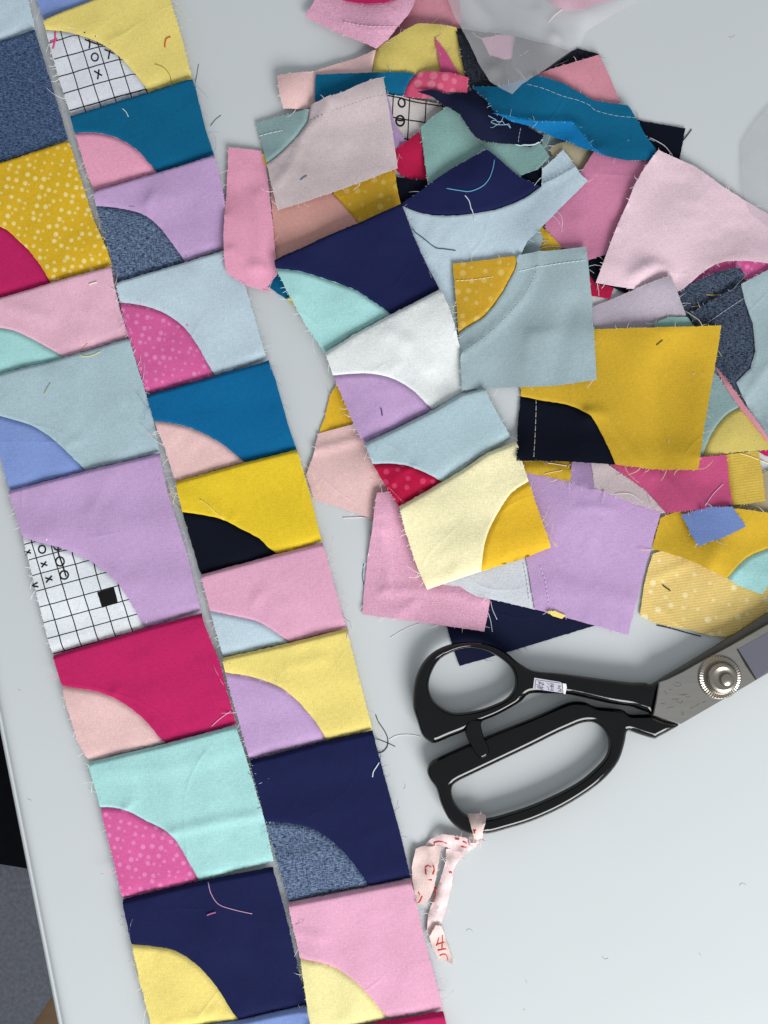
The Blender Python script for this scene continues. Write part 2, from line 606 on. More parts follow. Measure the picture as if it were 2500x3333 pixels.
def lay(name, label, cat, parts, group=None, amp=0.6, lifts=(), ridges=(), stitches=(), rad=3, sig=4.0, fr=0.4,
        wl=(22, 55), top_h=None, marks=(), base=None, jag=0.00006, hpad=0.0):
    """lay a scrap on the pile.  parts: list of (part_name, material, outline_px[, role, arc_px])
       role 'B' parts tuck under the first part along arc_px"""
    seedc[0] += 1
    sd = seedc[0]
    rng = random.Random(sd)
    # first pass on the table plane, second pass at the height it really lies
    polys0 = [px2w(p[2], 0.002) for p in parts]
    mask = np.zeros_like(HMAP, bool)
    for q in polys0:
        mask |= inside(GXX, GYY, q)
    env = envelope(mask, rad, sig)
    cl = Cloth(sd, amp, wl)
    if base is not None:
        cl.base = base
    def guess(pts):
        w = px2w(pts, 0.002)
        z = bil(env, w[:, 0], w[:, 1]) + amp * 0.0006 + 0.0005
        return px2w(pts, z)
    for pl, a, w in ridges:
        cl.ridges.append((guess(catmull(pl, 6)), a * 1e-3, w * 1e-3))
    for (x, y, a, r) in lifts:
        c = guess([(x, y)])[0]
        cl.lifts.append((c[0], c[1], a * 1e-3, r * 1e-3))
    polys = [guess(p[2]) for p in parts]
    mask = np.zeros_like(HMAP, bool)
    for q in polys:
        mask |= inside(GXX, GYY, q)
    env = envelope(mask, rad, sig)
    allv = np.vstack(polys)
    c0 = allv.mean(0)
    origin = (float(c0[0]), float(c0[1]), float(bil(env, c0[:1], c0[1:2])[0]))
    multi = len(parts) > 1
    root = None
    if multi:
        root = empty(name, origin)
    built = []
    for i, p in enumerate(parts):
        role = p[3] if len(p) > 3 else 'A'
        arc = guess(p[4]) if len(p) > 4 else None
        if role == 'B':
            def zf(X, Y, arc=arc):
                d = seg_dist(X, Y, arc)
                return bil(env, X, Y) + cl.D(X, Y) - seam_b(d)
        elif arc is not None:
            def zf(X, Y, arc=arc):
                d = seg_dist(X, Y, arc)
                return bil(env, X, Y) + cl.D(X, Y) + seam_a(d)
        else:
            def zf(X, Y):
                return bil(env, X, Y) + cl.D(X, Y)
        ol_in = polys[i]
        ex = None
        if role == 'B':
            ol_in = tuck(ol_in, arc, 0.0016)
            ex = offset_rows(arc, ol_in.mean(0), (0.0, 0.0007, 0.0014, 0.0022))
        elif arc is not None:
            ex = offset_rows(arc, ol_in.mean(0), (0.00025, 0.0006, 0.0011, 0.0020))
        o, ol = sheet(p[0] if multi else name, MATS[p[1]], ol_in, zf, root, origin, extra=ex, seed=sd * 7 + i, jag=jag)
        if not multi:
            root = o
        hexc = MATS[p[1]]['thread']
        if fr > 0:
            fray(rng, ol, zf, hexc, o, origin, fr, skip=[arc] if arc is not None else None)
        built.append((o, zf, ol))
    for o, zf, ol in built:
        m = inside(GXX, GYY, ol)
        h = zf(GXX[m], GYY[m])
        HMAP[m] = np.maximum(HMAP[m], h + hpad)
    for st in stitches:
        pi, pl, hx = st[:3]
        kw = st[3] if len(st) > 3 else {}
        o, zf, ol = built[pi]
        dashes(guess(catmull(pl, 6)), zf, hx, o, origin, **kw)
    for mk in marks:
        pi, paths, hx, r = mk
        o, zf, ol = built[pi]
        strokes(paths, zf, hx, o, origin, r, zlook=origin[2] + 0.001)
    tag(root, label, cat, group)
    return root, built, origin

def tuck(poly, arc, d):
    """push the points that lie on the seam outwards so that the panel runs on under its neighbour"""
    poly = resample(poly, 0.0012, True)
    c = poly.mean(0)
    dd = seg_dist(poly[:, 0], poly[:, 1], arc)
    out = poly.copy()
    on = dd < 0.0002
    ends = [arc[0], arc[-1]]
    for i in np.where(on)[0]:
        p = poly[i]
        if min(np.linalg.norm(p - e) for e in ends) < 0.0012:
            continue
        # local normal of the arc
        k = int(np.argmin(np.hypot(arc[:, 0] - p[0], arc[:, 1] - p[1])))
        a, b = arc[max(0, k - 1)], arc[min(len(arc) - 1, k + 1)]
        t = (b - a) / (np.linalg.norm(b - a) + 1e-12)
        n = np.array([-t[1], t[0]])
        if np.dot(n, p - c) < 0: n = -n
        out[i] = p + n * d
    return out

# ------------------------------------------------------------------ fabrics
fabric('skyblue', '#a9c0c8')
fabric('lightblue', '#bccfda')
fabric('teal', '#0c5f85')
fabric('teal_bright', '#0c6395')
fabric('flap_blue', '#106fa8')
fabric('periwinkle_shaded', '#7288bd')  # same periwinkle cloth, its weaker light put into the colour
fabric('teal_back', '#0e6186')
fabric('yellow', '#e2c22f')
fabric('mustard', '#cba631')
fabric('golden', '#e3b731')
fabric('mustard_dots', '#dab02b', 'dots', dot='#eedd94', dotscale=300, dotsize=0.85)
fabric('mustard_dots_back', '#c39a2e', 'dots', dot='#d2b463', dotscale=210, dotsize=0.8)
fabric('mustard_dots_stripe', '#ecce80', 'stripe', dot='#f3e6b4', dotscale=165, dotsize=0.62, ang=-8)
fabric('yellow_stripe', '#d2b350', 'stripe', dot=None, ang=-8)
fabric('paleyellow', '#e9d67c')
fabric('paleyellow_back', '#c9b766')
fabric('cream', '#f1e9bd', weave=1.2)
fabric('creamyellow', '#e9dfa0')
fabric('pink', '#dda5bf')
fabric('pink_soft', '#e3b3c5')
fabric('pink_weave', '#dda6bf', weave=1.7)
fabric('candy', '#e6a0ba')
fabric('palepink', '#e4c8d2')
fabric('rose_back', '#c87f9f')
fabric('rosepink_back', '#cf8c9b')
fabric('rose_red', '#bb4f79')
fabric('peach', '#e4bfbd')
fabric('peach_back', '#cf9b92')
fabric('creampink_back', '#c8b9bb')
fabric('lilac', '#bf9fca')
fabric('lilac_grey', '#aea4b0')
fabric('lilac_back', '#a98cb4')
fabric('mint', '#a6d7d5')
fabric('mint_back', '#85aaa5')
fabric('crimson', '#bd2561')
fabric('red', '#b01c45')
fabric('red_dots', '#b3173f', 'dots', dot='#cf4470', dotscale=210, dotsize=0.8)
fabric('hotpink_dots', '#d3609a', 'dots', dot='#e388ba', dotscale=300, dotsize=0.85)
fabric('rose_dots', '#c6506f', 'dots', dot='#d67a93', dotscale=200, dotsize=1.0)
fabric('navy', '#1b2049')
fabric('navy_dark', '#171c36')
fabric('blacknavy', '#0b101d')
fabric('periwinkle', '#8299d2')
fabric('white', '#e4e8e7')
fabric('palegrey', '#d3d7de')
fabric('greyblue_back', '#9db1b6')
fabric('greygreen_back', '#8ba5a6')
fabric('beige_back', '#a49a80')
fabric('denim', '#34486a', 'denim', light='#647b9e', dark='#182642')
fabric('denim_light', '#3c5070', 'denim', light='#8699b5', dark='#162340', ang=-10)
fabric('denim_dark', '#2a3344', 'denim', light='#5d6b80', dark='#0b0f1a')
fabric('denim_black', '#181b22', 'denim', light='#353a45', dark='#07080c')
fabric('charcoal', '#46464e')
fabric('ribbon', '#efd6d6')
fabric('ribbon_back', '#e2c9c4')

def grid_mat(name, o_px, u_px, v_px, hexc, lw=0.042, z=0.002):
    """cells: o + i*u + j*v in photo pixels, turned into table coordinates"""
    w = px2w([o_px, (o_px[0] + u_px[0], o_px[1] + u_px[1]), (o_px[0] + v_px[0], o_px[1] + v_px[1])], z)
    A = np.column_stack([w[1] - w[0], w[2] - w[0]])
    Ai = np.linalg.inv(A)
    off = -Ai @ w[0]
    fabric(name, hexc, 'grid', grid=((Ai[0, 0], Ai[0, 1], off[0]), (Ai[1, 0], Ai[1, 1], off[1]), lw))
def cr(c, x, y):
    k = CROPS[c]
    return (k[0] + x * k[2], k[1] + y * k[2])
def cv(c, x, y):
    k = CROPS[c]
    return (x * k[2], y * k[2])
# (lines sit at cell boundaries: the node pattern has its lines at fract = 0 after the +.5 shift of |f-.5|)
grid_mat('grid_lower', cr('C', 375, 490), cv('C', 108, -29.5), cv('C', 28.5, 98), '#e3e8ec')
grid_mat('grid_upper', cr('Z', 1000, 1000), cv('Z', 208, -60), cv('Z', 68, 222), '#dadde4')
grid_mat('grid_pile', cr('e2', 310, 890), cv('e2', 128, 18), cv('e2', -8, 145), '#c4bdbb', lw=0.045, z=0.006)

# ------------------------------------------------------------------ table, floor
edge_px = [(-260, 1117), (0, 2430), (179, 3333), (340, 4145)]
ew = px2w(edge_px, -0.0005)
e_dir = (ew[-1] - ew[0]) / np.linalg.norm(ew[-1] - ew[0])
e_in = np.array([-e_dir[1], e_dir[0]])
if e_in[0] < 0: e_in = -e_in
e0 = ew[1]
def table():
    prof = [(0.0, -0.026), (0.0, -0.0042), (0.0003, -0.0030), (0.0009, -0.0022), (0.0015, -0.0019), (0.0019, -0.0023),
            (0.0022, -0.0024), (0.0026, -0.0016), (0.0034, -0.0008), (0.0046, -0.0003), (0.006, -0.00008), (0.008, 0.0),
            (0.75, 0.0), (0.752, -0.0006), (0.753, -0.002), (0.753, -0.026)]
    L0, L1 = -0.75, 0.45
    vs_, fs = [], []
    n = len(prof)
    for L in (L0, L1):
        b = e0 + e_dir * L
        for d, z in prof:
            q = b + e_in * d
            vs_.append((q[0], q[1], z))
    for i in range(n):
        j = (i + 1) % n
        fs.append((i, j, n + j, n + i))
    fs.append(tuple(reversed(range(n))))
    fs.append(tuple(range(n, 2 * n)))
    N = NT('table_laminate')
    tc = N.n('TexCoord').outputs['Object']
    n1 = N.n('TexNoise', {'Vector': tc, 'Scale': 9.0, 'Detail': 3.0}).outputs[0]
    n2 = N.n('TexNoise', {'Vector': tc, 'Scale': 60.0, 'Detail': 5.0}).outputs[0]
    n3 = N.n('TexNoise', {'Vector': tc, 'Scale': 2500.0, 'Detail': 1.0}).outputs[0]
    c = lin('#cdd2d4')
    v = N.math('ADD', N.math('MULTIPLY_ADD', n1, 0.08, 0.96), N.math('MULTIPLY_ADD', n3, 0.08, -0.04))
    col = N.mix(1.0, N.mix(0.0, c, c), N.n('CombineColor', {0: v, 1: v, 2: v}).outputs[0], 'MULTIPLY')
    rg = N.math('MULTIPLY_ADD', n2, 0.12, 0.12)
    b = N.n('BsdfPrincipled', {'Base Color': col, 'Roughness': rg, 'Specular IOR Level': 0.5})
    N.t.links.new(b.outputs[0], N.out.inputs[0])
    o = add_mesh('table_top', vs_, fs, N.m, None, (0, 0, 0), sharp=40)
    tag(o, kind='structure')
    for L in (-0.68, 0.38):
        for d in (0.06, 0.70):
            q = e0 + e_dir * L + e_in * d
            r = 0.02
            vv = [(q[0] + sx * r, q[1] + sy * r, z) for z in (-0.72, -0.0262) for sx, sy in ((-1, -1), (1, -1), (1, 1), (-1, 1))]
            ff = [(0, 1, 5, 4), (1, 2, 6, 5), (2, 3, 7, 6), (3, 0, 4, 7), (3, 2, 1, 0), (4, 5, 6, 7)]
            add_mesh('leg', vv, ff, plain('table_leg', '#8e979b', 0.4), o, smooth=False)
table()

def slab(name, poly, z0, z1, mat, bev=0.0):
    n = len(poly)
    v = [(x, y, z0) for x, y in poly] + [(x, y, z1) for x, y in poly]
    f = [tuple(reversed(range(n))), tuple(range(n, 2 * n))] + [(i, (i + 1) % n, n + (i + 1) % n, n + i) for i in range(n)]
    return add_mesh(name, v, f, mat, None, (0, 0, 0), smooth=False)
FZ = -0.72
tag(slab('floor', [(-2.5, -2.5), (2.5, -2.5), (2.5, 2.5), (-2.5, 2.5)], FZ - .05, FZ, plain('floor_boards', '#6b543f', 0.6, noise=.25, nscale=6, stretch=(1, 12, .3))), kind='structure')
fp = px2w([(-900, 2480), (60, 2760), (420, 3050), (420, 3150), (190, 3215), (100, 3345), (-100, 3600), (-900, 3700)], FZ)
rug = slab('rug', fp.tolist(), FZ + .001, FZ + .012, plain('rug_pile', '#5f626a', 0.95, spec=.05, noise=.45, nscale=260))
tag(rug, 'grey speckled rug on the floor below the table edge', 'rug')
fp2 = px2w([(-900, 1500), (300, 1500), (420, 2700), (420, 2860), (60, 2800), (-900, 2650)], FZ)
dark_obj = slab('dark_slab', fp2.tolist(), FZ + .014, FZ + .022, plain('dark_slab', '#0b0d12', 0.95, spec=.05, noise=.3, nscale=120))  # flat near-black slab just above the rug
tag(dark_obj, 'near-black flat slab overlapping the rug below the table edge', 'mat')

# ------------------------------------------------------------------ patchwork strips
def strip(name, label, blocks, hgt=2.6, amp=0.6, fr=1.3, rad=2, sig=5.0):
    """blocks: dicts with la, top, ra, arc, ob (pixel lists), a, b (fabrics)"""
    polysA, polysB = [], []
    for b in blocks:
        b['arc_s'] = catmull(b['arc'], 6) if b.get('arc') else None
        if b['arc_s']:
            A = b['la'] + b['top'] + b['ra'] + list(reversed(b['arc_s']))
            Bp = b['arc_s'] + b['ob']
        else:
            A = b['la'] + b['top'] + b['ra']
            Bp = None
        b['A'], b['Bp'] = A, Bp
    mask = np.zeros_like(HMAP, bool)
    for b in blocks:
        mask |= inside(GXX, GYY, px2w(b['A'], .002))
        if b['Bp']: mask |= inside(GXX, GYY, px2w(b['Bp'], .002))
    env = envelope(mask, rad, sig)
    def guess(pts):
        w = px2w(pts, 0.002)
        return px2w(pts, bil(env, w[:, 0], w[:, 1]) + 0.0015)
    allw = np.vstack([guess(b['A']) for b in blocks])
    c0 = allw.mean(0)
    origin = (float(c0[0]), float(c0[1]), 0.0)
    root = empty(name, origin)
    tag(root, label, 'patchwork')
    outs = []
    for bi, b in enumerate(blocks):
        seedc[0] += 1
        sd = seedc[0]
        rng = random.Random(sd)
        cl = Cloth(sd, b.get('amp', amp), b.get('wl', (14, 40)))
        cl.base = 0.0013
        top = guess(b['top'])
        if b.get('bot'):
            bot = guess(b['bot'])
        elif b['arc_s']:
            # bottom edge: from BR through the arc end to BL
            bot = guess([b['ra'][b.get('bri', -1)], b['arc'][-1]] + b['ob'][:b.get('obn', 1)])
        else:
            bot = guess(b['ra'][-2:])
        cl.rolls.append((top, bot, b.get('h', hgt) * 1e-3, b.get('rw', 1.7) * 1e-3))
        for pl, a, w in b.get('ridges', ()):
            cl.ridges.append((guess(catmull(pl, 6)), a * 1e-3, w * 1e-3))
        for x, y, a, r in b.get('lifts', ()):
            q = guess([(x, y)])[0]
            cl.lifts.append((q[0], q[1], a * 1e-3, r * 1e-3))
        arc = guess(b['arc_s']) if b['arc_s'] else None
        def zA(X, Y, cl=cl, arc=arc):
            z = bil(env, X, Y) + cl.D(X, Y)
            if arc is not None:
                z = z + seam_a(seg_dist(X, Y, arc))
            return z
        def zB(X, Y, cl=cl, arc=arc):
            d = seg_dist(X, Y, arc)
            return bil(env, X, Y) + cl.D(X, Y) - seam_b(d)
        Aw = guess(b['A'])
        ctr = Aw.mean(0)
        ex = offset_rows(top, ctr, (0.0002, 0.0005, 0.0009, 0.0014, 0.0020))
        if arc is not None:
            ex = np.vstack([ex, offset_rows(arc, ctr, (0.00025, 0.0006, 0.0011, 0.0020))])
        o, ol = sheet('background_patch', MATS[b['a']], Aw, zA, root, origin, extra=ex, seed=sd)
        skipA = np.vstack([bot[::-1], top])
        skp = top
        fray(rng, ol, zA, MATS[b['a']]['thread'], o, origin, fr, skip=[l for l in (top, bot, arc) if l is not None])
        HM = [(o, zA, ol)]
        ob = None
        if arc is not None:
            Bw = tuck(guess(b['Bp']), arc, 0.0018)
            ob, olb = sheet('quarter_circle_patch', MATS[b['b']], Bw, zB, root, origin, seed=sd + 500,
                            extra=offset_rows(arc, Bw.mean(0), (0.0, 0.0007, 0.0014, 0.0022)))
            fray(rng, olb, zB, MATS[b['b']]['thread'], ob, origin, fr, skip=[arc, bot])
            HM.append((ob, zB, olb))
        for oo, zf, l in HM:
            m = inside(GXX, GYY, l)
            HMAP[m] = np.maximum(HMAP[m], zf(GXX[m], GYY[m]))
        for which, paths, hx, r in b.get('marks', ()):
            strokes(paths, zB if which == 'B' else zA, hx, ob if which == 'B' else o, origin, r, zlook=origin[2] + .0015)
        outs.append((o, ob, zA, zB, origin))
    return root, outs

def circle_px(c, x, y, rx, ry=None, n=12, a0=0.0):
    ry = ry or rx
    return [cr(c, x + rx * math.cos(a0 + 2 * math.pi * k / n), y + ry * math.sin(a0 + 2 * math.pi * k / n)) for k in range(n + 1)]

def B_(a, b, la, top, ra, arc, ob, **kw):
    d = dict(a=a, b=b, la=P(la), top=P(top), ra=P(ra), arc=P(arc) if arc else None, ob=P(ob) if ob else None)
    d.update(kw)
    return d

strip2 = [
    B_('periwinkle', None, '', 'A 120,-330 880,-560', 'A 1040,-118 278,124', None, None, h=1.8),
    B_('paleyellow', 'grid_upper', 'A 300,203', 'A 284,134 620,-2 1050,-117', 'A 1085,10 1160,250 1221,503', 'A 300,203 400,212 500,235 620,275 700,320 770,375 850,460 910,535 945,584', 'A 455,740 380,500',
       ridges=[(P('A 700,280 770,250'), .4, 2.0)],
       marks=[('B', [circle_px('Z', 1300, 805, 45, 52)], '#1c1c28', .00032),
              ('B', [P('Z 1290,990 1340,1020 1395,1050'), P('Z 1355,970 1345,1040 1335,1100'), P('Z 1170,575 1300,620 1400,640'), P('Z 1215,560 1235,620 1225,690'),
                     P('Z 1430,700 1490,725 1555,752'), P('Z 1495,690 1492,760 1480,830')], '#1c1c28', .00034),
              ('B', [P('Z 765,455 770,540 765,590 740,700'), P('Z 700,600 765,578 800,565')], '#d8508a', .00042)]),
    B_('teal', 'candy', 'A 486,856', 'A 453,746 1225,508', 'A 1255,600 1310,830 1362,988', 'A 486,856 600,855 700,870 790,905 880,965 950,1040 1000,1096', 'A 602,1217 550,1080'),
    B_('lilac', 'denim_light', 'A 620,1319', 'A 603,1222 1365,992', 'A 1390,1090 1420,1220 1470,1562', 'A 620,1319 720,1325 830,1345 920,1375 1010,1440 1080,1530 1140,1610 1175,1663', 'A 745,1793 660,1450',
       lifts=[(*cr('A', 1000, 1270), 1.0, 7), (*cr('A', 960, 1310), .5, 3)], ridges=[(P('A 950,1310 985,1250'), .5, 1.2)]),
    B_('lightblue', 'hotpink_dots', 'B 770,365', 'B 746,236 1110,128 1480,18', 'B 1560,255 1610,420 1692,714', 'B 770,365 870,378 980,405 1080,450 1180,530 1260,640 1310,730 1366,826', 'B 935,944 820,560'),
    B_('teal_bright', 'peach', 'B 986,1114', 'B 940,950 1320,845 1708,730', 'S 900,1243 942,1395 966,1464', 'B 986,1114 1100,1130 1200,1155 1300,1195 1400,1250 1480,1310 1561,1378', 'B 1117,1498 1050,1280'),
    B_('yellow', 'blacknavy', 'C 1166,131', 'B 1120,1500 1560,1378 S 968,1464', 'S 1010,1610 1048,1762', 'C 1166,131 1300,150 1420,180 1520,230 1650,300 S 870,1778 904,1803', 'S 655,1870 C 1220,330',
       ridges=[(P('S 690,1643 730,1680'), .4, 1.0), (P('C 1470,180 1500,145'), .4, 1.2)]),
    B_('pink', 'lightblue', 'V 455,1319', 'S 657,1870 904,1803 1051,1766', 'S 1127,2044', 'V 455,1319 510,1330 560,1343 600,1368 626,1388', 'V 484,1420 470,1372',
       ridges=[(P('S 830,1960 850,1930'), .5, 1.4)]),
    B_('paleyellow', 'lilac', 'V 488,1451', 'V 483,1420 626,1388 749,1357', 'V 775,1460 805,1576', 'V 488,1451 550,1462 610,1485 655,1525 690,1570 705,1598', 'V 540,1640 510,1530',
       ridges=[(P('V 620,1440 700,1420'), .4, 2.0)]),
    B_('navy', 'denim_light', 'V 575,1772', 'V 541,1642 705,1599 805,1577', 'V 835,1690 865,1800 888,1896', 'V 575,1772 640,1778 690,1795 740,1835 780,1885 798,1913', 'V 624,1947 600,1860',
       ridges=[(P('V 610,1850 700,1835'), .4, 1.5)]),
    B_('pink', 'creamyellow', 'V 649,2066', 'V 623,1948 798,1914 888,1897', 'V 915,2020 945,2130 957,2181', 'V 649,2066 710,2080 760,2110 800,2150 839,2201', 'V 672,2234 660,2140',
       ridges=[(P('V 640,2010 700,2020'), .4, 1.4)]),
    B_('crimson', None, '', 'V 676,2236 839,2202 957,2182', 'V 1010,2390 735,2445', None, None),
]
strip('patchwork_strip', 'narrower patchwork strip of curved blocks between the wide strip and the scissors', strip2)

strip1 = [
    B_('lightblue', None, '', 'A -750,-10 120,-300', 'A 227,190 -640,480', None, None, h=1.8),
    B_('denim', None, '', 'A -650,490 0,270 228,194', 'A 440,893 0,1040 -455,1200', None, None, h=2.0),
    B_('mustard_dots', 'crimson', 'A -300,1400', 'A -460,1210 0,1042 440,900', 'A 465,960 600,1400 B 690,40 716,130', 'A -330,1400 -150,1405 0,1445 60,1475 130,1540 190,1597 B 228,85 280,155 325,240', 'B -220,400 A -400,1650'),
    B_('pink_soft', 'mint', 'B -175,525', 'B -222,402 325,240 716,130', 'B 730,240 770,420 827,582', 'B -175,525 -80,515 0,525 100,545 200,590 300,645 360,680 412,712', 'B -108,848 -150,700',
       ridges=[(P('B 80,400 330,470'), .5, 2.5), (P('B 450,250 500,420'), .4, 2.5)]),
    B_('skyblue', 'periwinkle', 'B -22,1075', 'B -112,848 412,712 830,588', 'B 870,740 935,950 980,1110 1018,1315', 'B -22,1075 100,1110 220,1150 330,1220 430,1310 500,1380 546,1431', 'B 66,1556 0,1300',
       ridges=[(P('B 440,1270 510,1230'), .45, 1.2)]),
    B_('lilac', 'grid_lower', 'C 155,285', 'C 65,-3 546,-129 1020,-243', 'C 1070,0 1160,280 1220,500 1277,752', 'C 155,285 230,315 400,360 550,425 690,520 790,630 860,750 905,830 922,866', 'C 343,1036 300,900 230,600',
       ridges=[(P('C 580,130 660,20'), .35, 2.0)],
       marks=[('B', [circle_px('C', 280, 368, 22, 24), circle_px('C', 392, 445, 26, 28), circle_px('C', 418, 530, 26, 26)], '#17181f', .00034),
              ('B', [P('C 168,380 208,392'), P('C 203,370 172,405'), P('C 270,455 312,470'), P('C 305,445 275,482'), P('C 298,548 345,562'), P('C 340,535 305,578'),
                     P('C 375,350 385,400 405,460 430,540'), P('C 345,350 370,372 400,368'), P('C 250,578 218,597 255,605')], '#17181f', .00034),
              ('B', [P('C 626,640 735,606 756,705 655,738')], '#0b0c10', 'fill')]),
    B_('crimson', 'peach', 'C 402,1228', 'C 345,1038 922,867 1285,772', 'C 1310,850 1400,1080 1430,1200 1502,1478', 'C 402,1228 520,1248 640,1270 750,1315 860,1390 950,1475 1010,1550 1057,1597', 'C 571,1712 500,1580 440,1380',
       ridges=[(P('C 730,1280 755,1250'), .5, 1.3)]),
    B_('mint', 'hotpink_dots', 'D 255,436', 'D 180,153 668,36 1112,-82', 'D 1165,80 1200,200 1290,500 1330,690 1350,788', 'D 255,436 350,440 430,460 550,525 680,595 750,680 800,770 845,850 872,910', 'D 396,1022 320,700',
       ridges=[(P('D 690,600 800,575 1000,530 1250,485'), .8, 1.8), (P('D 410,445 460,405'), .6, 1.2), (P('D 300,210 700,190 1100,60'), .35, 3.0)]),
    B_('navy', 'paleyellow', 'D 455,1303', 'D 395,1024 872,911 1346,818', 'D 1400,1010 1450,1200 1510,1480 1560,1702', 'D 455,1303 600,1318 700,1335 800,1385 900,1470 990,1580 1060,1690 1130,1793', 'D 590,1868 575,1821 500,1520',
       ridges=[(P('D 680,1815 870,1765'), .6, 1.5), (P('D 935,1750 975,1730'), .5, 1.2)]),
    B_('periwinkle', None, '', 'D 592,1872 1131,1793 1562,1704', 'D 1640,2060 680,2240', None, None),
]
strip('patchwork_strip', 'wide patchwork strip of curved blocks along the table edge', strip1)

# ------------------------------------------------------------------ the heap of scraps, from the bottom up
SC = 'fabric scrap'
def arcp(txt): return catmull(P(txt), 6)

lay('fabric_scrap', 'dark navy scrap whose corner shows through the scissors finger ring', SC,
    [('fabric_scrap', 'navy_dark', P('I 700,1050 720,1160 760,1290 820,1465 940,1430 1250,1340 L 0,1250 330,1150 200,900 I 1050,900'))], amp=.3)
lay('fabric_scrap', 'small mustard scrap poking out beside the white and lilac block', SC,
    [('fabric_scrap', 'golden', P('F 465,235 410,330 375,490 322,622 600,560 700,500 600,330'))], amp=.5)
lay('fabric_scrap', 'peach scrap with a folded crease lying against the bright yellow block', SC,
    [('fabric_scrap', 'peach', P('F 320,620 450,585 620,540 900,900 870,1100 775,1278 690,1260 500,1195 290,1130 230,935 290,770'))],
    amp=.6, ridges=[(P('F 295,750 480,705 680,650'), .9, 1.6), (P('F 690,820 700,1240'), .6, 4)], lifts=[(*cr('F', 640, 900), 1.6, 12)])
lay('fabric_scrap', 'tiny dark teal corner below the tall pink scrap', SC,
    [('fabric_scrap', 'teal', P('E 390,775 480,680 700,700 640,900 555,890'))], amp=.3)
lay('fabric_scrap', 'small lemon scrap edge under the mint quarter circle', SC,
    [('fabric_scrap', 'yellow', P('E 555,880 640,860 760,1000 640,960 600,925'))], amp=.2)
lay('fabric_scrap', 'coarse woven pink scrap beneath the cream and gold block', SC,
    [('fabric_scrap', 'pink_weave', P('I 180,130 290,125 700,400 1056,930 1040,1050 1010,1198 540,1128 70,1065 85,850 110,640 145,420 165,250'))],
    amp=.9, ridges=[(P('I 215,400 235,560 265,720 255,880'), .7, 1.2), (P('I 130,410 200,395 270,420'), .5, 1.2), (P('I 220,890 560,880 1040,960'), .6, 1.6), (P('I 360,1040 500,960'), .5, 1.6)],
    lifts=[(*cr('I', 260, 300), 2.0, 12)])
lay('patchwork_scrap', 'smooth lilac square sewn to a pale grey piece above the dark navy corner', SC,
    [('square_panel', 'lilac', P('S 1705,1530 1850,1568 2000,1610 2152,1665 2125,1760 2100,1850 2043,2066 1950,2040 1834,2008 I 1400,1025 1375,880 1345,690 1300,500')),
     ('seam_allowance', 'palegrey', P('I 690,838 820,850 950,928 1180,975 1405,1030 1378,880 1345,690 1300,500 900,500'), 'B', P('I 1405,1030 1378,880 1345,690 1300,500'))],
    amp=1.0, lifts=[(*cr('L', 60, 520), -0.5, 7), (*cr('L', 250, 300), 1.2, 18)], ridges=[(P('L 200,250 330,240 450,260'), .5, 1.6), (P('L 0,820 300,880 600,960'), .5, 4)],
    stitches=[(1, P('I 1310,665 1335,800 1355,950'), '#c3ccd6'), (0, P('I 1440,690 1480,820 1510,1010'), '#d9c2e2')], fr=.3)
lay('fabric_scrap', 'thin yellow scrap end peeping from under the lilac square', SC,
    [('fabric_scrap', 'paleyellow', P('I 1490,1045 1560,1040 1640,1075 1610,1100 1540,1080'))], amp=.1, rad=1, sig=2)

# upper part of the heap
lay('fabric_scrap', 'narrow black denim scrap beside the dusty pink scrap and plastic bag', SC,
    [('fabric_scrap', 'denim_black', P('e3 -230,430 -50,480 190,373 358,418 350,440 150,560 -150,640'))], amp=.5)
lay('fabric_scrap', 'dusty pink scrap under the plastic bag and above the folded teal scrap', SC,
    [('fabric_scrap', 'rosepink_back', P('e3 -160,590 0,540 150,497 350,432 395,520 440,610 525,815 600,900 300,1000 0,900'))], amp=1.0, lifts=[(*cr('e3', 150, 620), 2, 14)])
lay('fabric_scrap', 'rose pink scrap with loose yarn between woven pink scrap and plastic bag', SC,
    [('fabric_scrap', 'rosepink_back', P('e2 250,-120 680,-120 720,220 500,330 340,330 150,330 80,390 30,300'))], amp=1.0, lifts=[(*cr('e2', 480, 60), 3, 16)])
lay('fabric_scrap', 'small blue corner tucked under the olive yellow panel', SC,
    [('fabric_scrap', 'teal', P('e2 160,330 195,285 330,240 300,400 150,380'))], amp=.2)
lay('patchwork_scrap', 'peach scrap sewn to an olive yellow quarter under the woven pink scrap', SC,
    [('background_panel', 'peach', P('e1 480,600 770,552 1000,480 1243,400') + arcp('e1 1243,400 1225,480 1210,570') + P('e1 1200,720 770,800 700,845 530,852 505,760'), 'A', arcp('e1 1243,400 1225,480 1210,570')),
     ('quarter_circle_panel', 'paleyellow_back', arcp('e1 1243,400 1225,480 1210,570') + P('e1 1300,700 1900,720 1935,580 1890,400 1860,235 1680,205 1560,205 1400,300 1300,360'), 'B', arcp('e1 1243,400 1225,480 1210,570'))],
    amp=1.6, lifts=[(*cr('e1', 1600, 400), 3.5, 18), (*cr('e1', 600, 700), 2.5, 9)], ridges=[(P('e1 1230,430 1400,470 1560,560'), .8, 4)])
lay('fabric_scrap', 'pointed crimson sliver lying on the olive yellow panel', SC,
    [('fabric_scrap', 'rose_red', P('e2 508,285 600,400 690,560 735,590 650,640 570,620 545,470'))], amp=.3)
lay('fabric_scrap', 'black denim scrap running beneath the edge of the plastic bag', SC,
    [('fabric_scrap', 'denim_black', P('e2 665,228 722,222 1000,260 1150,320 1200,560 1060,760 780,675 740,580'))], amp=.6, lifts=[(*cr('e2', 850, 450), 2, 12)])
lay('fabric_scrap', 'soft pink scrap seen through the point of the plastic bag', SC,
    [('fabric_scrap', 'pink', P('e2 870,300 1000,270 1130,280 1135,440 1050,460 930,420'))], amp=.3)
